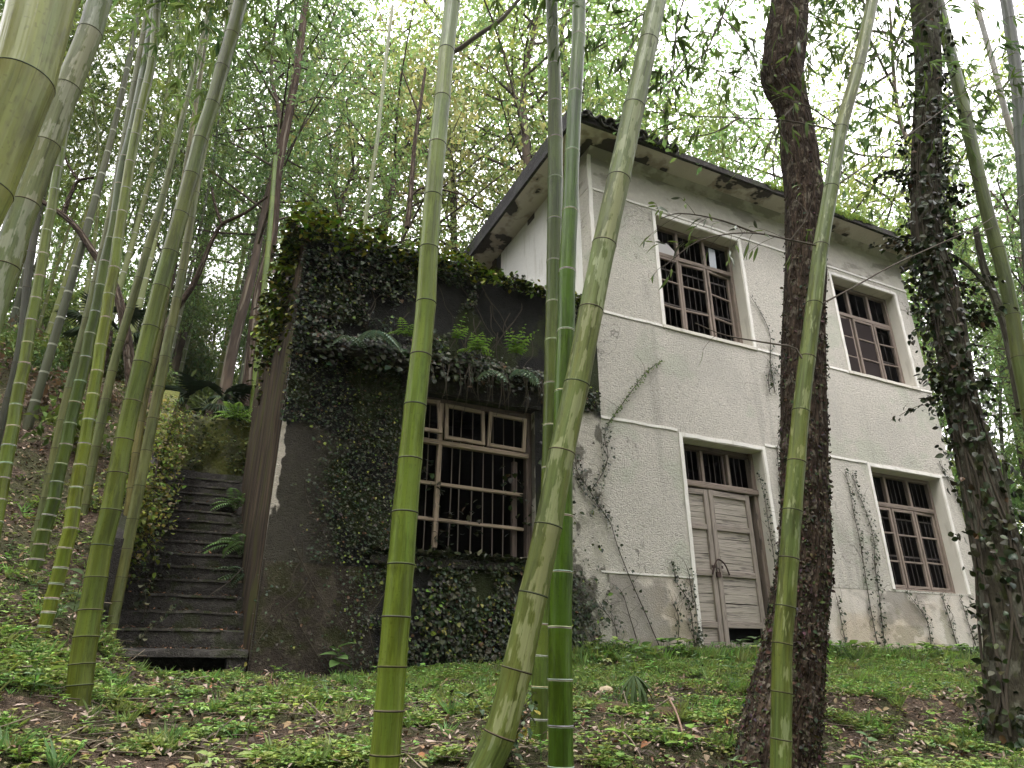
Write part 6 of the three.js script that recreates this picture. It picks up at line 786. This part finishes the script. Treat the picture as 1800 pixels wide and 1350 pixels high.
  // fallen leaves
  const dead = [leafShape(0.055, 0.006, 0.25, 3, 0.8), leafShape(0.045, 0.015, 0.5, 4, 0.8), leafShape(0.06, 0.009, -0.3, 4, 0.9)], dm = dead.map(() => []), dc = dead.map(() => []);
  for (let i = 0; i < 60000; i++) { const fwd = 2.2 + Math.pow(R(), 0.8) * 8, off = (R() - 0.5) * 1.8 * fwd, x = EYE.x + HEAD.x * fwd + 0.902 * off, z = EYE.z + HEAD.z * fwd + 0.432 * off; if (inFoot(x, z) && !(x < -0.6)) continue; if (z < 1.5 && x < -0.6 && R() < 0) continue; const bank = x > 1.2 ? smooth(3.2, 3.9, z) : 0; if (z > 0 && R() > 0.7 + 0.3 * bank) continue; const k = R() < 0.5 ? 0 : R() < 0.6 ? 1 : 2; dm[k].push(aim(V(x, H(x, z) + 0.004 + R() * R() * 0.045, z), V(jit(R, 1), jit(R, 0.3), jit(R, 1)), V(jit(R, 0.4), 1, jit(R, 0.4)), jit(R, 0.5), lerp(0.4, 1.05, R()))); const q = R(); dc[k].push(q < 0.5 ? C(0.17 + 0.07 * R(), 0.125 + 0.045 * R(), 0.085) : q < 0.72 ? C(0.33, 0.255, 0.205) : q < 0.97 ? C(0.055, 0.04, 0.03) : C(0.24, 0.11, 0.05)); }
  for (let i = 0; i < 700; i++) { const k = Math.floor(R() * 13), x = lerp(SX0, SX1, R()), z = -GO * k - R() * GO * 0.9, q = Math.floor(R() * 3); dm[q].push(aim(V(x, stepTop(k) + 0.005 + 0.01 * R(), z), V(jit(R, 1), jit(R, 0.2), jit(R, 1)), V(0, 1, 0), jit(R, 0.5), 0.5 + R() * 0.6)); dc[q].push(R() < 0.7 ? C(0.10, 0.07, 0.045) : C(0.26, 0.13, 0.07)); }
  const lm = leafMat(1, 1, 1, 0, 0.75); ['fallen bamboo leaves littering the ground', 'curled brown leaves littering the bank and the slope', 'long dry leaf sheaths littering the bank'].forEach((l, k) => stuff('leaf_litter' + (k ? '_00' + k : ''), dead[k], lm, dm[k], dc[k], l, 'leaf litter'));
}
// plants that stand out
const gAt = (px, py) => { const d = rayOf(px, py); let t = 1.5, p = null; for (; t < 14; t += 0.02) { p = EYE.clone().addScaledVector(d, t); if (p.y < H(p.x, p.z)) break; } return p; };
function seedling(label, base, leaves, h, L, W, mat, seed, { cat = 'seedling', lean = V(0, 0, 0), name = 'seedling' } = {}) {
  const R = rng(seed), t = thing(name, label, cat, base), top = base.clone().add(V(0, h, 0)).add(lean), g = [leafShape(L, W, 0.3, 6, 0.7), leafShape(L * 0.85, W * 0.9, 0.15, 6, 0.7)]; part(t, 'stem', taper([base.clone().add(V(0, -0.03, 0)), base.clone().lerp(top, 0.5).add(V(jit(R, 0.01), 0, jit(R, 0.01))), top], 0.004, 0.0025, 8, 6), M.stem);
  for (let i = 0; i < leaves; i++) { const a = i * 2.4 + jit(R, 0.4), q = i / leaves, o = base.clone().lerp(top, lerp(0.45, 1, q)), d = V(Math.cos(a), lerp(-0.1, 0.5, q) + jit(R, 0.2), Math.sin(a)), m = shade(new THREE.Mesh(g[i % 2], mat)); m.name = 'leaf'; setMesh(m, aim(o.sub(base), d, V(0, 1, 0), jit(R, 0.3), lerp(0.75, 1.15, R()))); t.add(m); }
  return t;
}
const broad = leafMat(0.11, 0.2, 0.05, 0.35), pale = leafMat(0.20, 0.27, 0.14, 0.3), yl = leafMat(0.24, 0.28, 0.04, 0.4), glossy = leafMat(0.045, 0.075, 0.035, 0.05, 0.3);
seedling('broad leaved light green seedling in front of the dark annex plinth', gAt(590, 1192), 9, 0.27, 0.15, 0.048, broad, 1011);
seedling('small pale green seedling with round leaves before the left part of the annex', gAt(492, 1212), 6, 0.17, 0.07, 0.024, broad, 1013);
seedling('pale leaved sapling beside the long olive bamboo stem at the slope foot', gAt(118, 1130), 10, 0.42, 0.12, 0.045, pale, 1015);
seedling('bright green broad leaves left of the door at the wall foot', gAt(1135, 1170), 7, 0.2, 0.12, 0.04, broad, 1017);
seedling('grey green rosette of round leaves near the wall left of the door', gAt(1105, 1172), 6, 0.1, 0.09, 0.035, pale, 1019);
seedling('yellow green sprig on the bank left of the dark bark tree', gAt(1275, 1285), 9, 0.1, 0.055, 0.016, yl, 1021);
seedling('yellow green seedling at the foot of the dark bark tree', gAt(1313, 1333), 10, 0.12, 0.06, 0.018, yl, 1023);
seedling('single pale seedling among weeds left of the thick front stem', gAt(428, 1322), 5, 0.2, 0.06, 0.022, broad, 1025);
seedling('light green seedling on the carpet of weeds in the lower left', gAt(425, 1250), 5, 0.14, 0.055, 0.02, broad, 1027);
{ // glossy shrub round the foot of the leaning stem
  const R = rng(1031), b = gAt(880, 1340), L = [], st = []; for (let k = 0; k < 16; k++) { const a = R() * 6.28, top = b.clone().add(V(Math.cos(a) * 0.16 * R(), 0.08 + R() * 0.24, Math.sin(a) * 0.16 * R() + 0.06)); st.push(taper([b.clone().add(V(jit(R, 0.06), 0, jit(R, 0.06))), b.clone().lerp(top, 0.6).add(V(0, 0.03, 0)), top], 0.003, 0.0015, 8, 4)); for (let m = 0; m < 9; m++) L.push({ o: b.clone().lerp(top, 0.4 + 0.6 * R()).add(dirRand(R).multiplyScalar(0.02)), d: dirRand(R).add(V(0, 0.1, 0.2)), s: 0.5 + 0.5 * R(), m: R() < 0.7 ? 0 : R() < 0.6 ? 1 : 2 }); }
  ivyPlant('shrub', 'small glossy leaved shrub hugging the foot of the leaning mottled stem', b, L, st, { max: 150, L: 0.05, W: 0.015, mat: [glossy, leafMat(0.11, 0.14, 0.08, 0.1, 0.35), leafMat(0.2, 0.17, 0.03, 0.2), M.ivyAny], stemMat: M.twig });
}
{ // dark drooping palm-like seedling
  const b = gAt(1118, 1248), R = rng(1041), t = thing('palm_seedling', 'dark green drooping palm seedling on the bare bank below the wall', 'palm seedling', b), mat = leafMat(0.05, 0.085, 0.025, 0.2, 0.6), top = b.clone().add(V(0, 0.2, 0)); part(t, 'stem', taper([b.clone().add(V(0, -0.03, 0)), b.clone().add(V(0.005, 0.1, 0)), top], 0.006, 0.004, 8, 6), M.stem);
  for (let i = 0; i < 17; i++) { const a = lerp(-2.2, 2.2, i / 16) + jit(R, 0.2), d = HEAD.clone().negate().applyAxisAngle(V(0, 1, 0), a).setY(-0.35 - 0.9 * R()), m = shade(new THREE.Mesh(leafShape(0.24, 0.011, 0.55, 7, 0.8), mat)); m.name = 'leaf'; setMesh(m, aim(V(0, 0.2, 0), d, V(0, 1, 0), jit(R, 0.4), 0.8 + 0.35 * R())); t.add(m); }
}
{ // stone, soil clods, sticks, grass clumps
  const R = rng(1051), rock = (r, seed, sy = 0.8) => { const g = new THREE.IcosahedronGeometry(r, 3), p = g.attributes.position; for (let i = 0; i < p.count; i++) { const q = V(p.getX(i), p.getY(i), p.getZ(i)), d = q.clone().normalize(), k = 0.78 + 0.45 * fbm(d.x * 1.6 + 5, d.y * 1.6 + d.z * 1.9 + 5, seed, 3); p.setXYZ(i, q.x * k, q.y * k * sy, q.z * k); } g.computeVertexNormals(); return g; };
  const b = gAt(1066, 1222), g = rock(0.052, 3); g.translate(b.x, b.y + 0.022, b.z); part(thing('stone', 'pale yellowish stone lying on the bank left of the palm seedling', 'stone', b), 'stone_body', g, std({ color: C(0.52, 0.42, 0.28), bumpMap: reuse(fineTex, 3, 3), bumpScale: 0.004, roughness: 0.9 }));
  const soil = std({ color: C(1.6, 1.25, 1.05), map: reuse(litterTex, 2.5, 2.5), bumpMap: reuse(fineTex, 4, 4), bumpScale: 0.01, roughness: 1 });
  [[1075, 1252, 0.13, 'crumbly brown soil lump on the bank beneath the pale stone'], [1170, 1258, 0.11, 'brown soil lump right of the palm seedling'], [700, 1322, 0.1, 'bare soil hump beside the foot of the thick front stem']].forEach(([x, y, r, l], i) => { const q = gAt(x, y), k = rock(r, 20 + i, 0.45); k.translate(q.x, q.y + 0.0, q.z); part(thing('soil_lump', l, 'soil lump', q), 'soil', k, soil); });
  const stick = (label, a, c, r, col) => { const A = gAt(...a), B = gAt(...c), t = thing('stick', label, 'stick', A); A.y += 0.05; B.y += 0.03; part(t, 'shaft', taper([A, A.clone().lerp(B, 0.5).add(V(0.01, 0.015, 0)), B], r, r * 0.7, 14, 6), std({ color: C(...col), roughness: 0.9 })); };
  stick('reddish brown dry stick slanting down the bank right of the palm seedling', [1176, 1240], [1207, 1322], 0.007, [0.25, 0.16, 0.11]); stick('thin dry stick lying on the bank in the lower middle', [1085, 1300], [1128, 1345], 0.004, [0.2, 0.15, 0.11]);
  const sa = V(0.62, stepTop(3) + 0.3, -0.95), st = thing('stick', 'thin dead stick leaning on the steps against the annex wall', 'stick', sa); part(st, 'shaft', taper([sa, sa.clone().add(V(-0.12, -0.16, 0.1)), sa.clone().add(V(-0.28, -0.3, 0.2))], 0.006, 0.004, 10, 6), M.twig);
}
renderer.render(scene, camera);
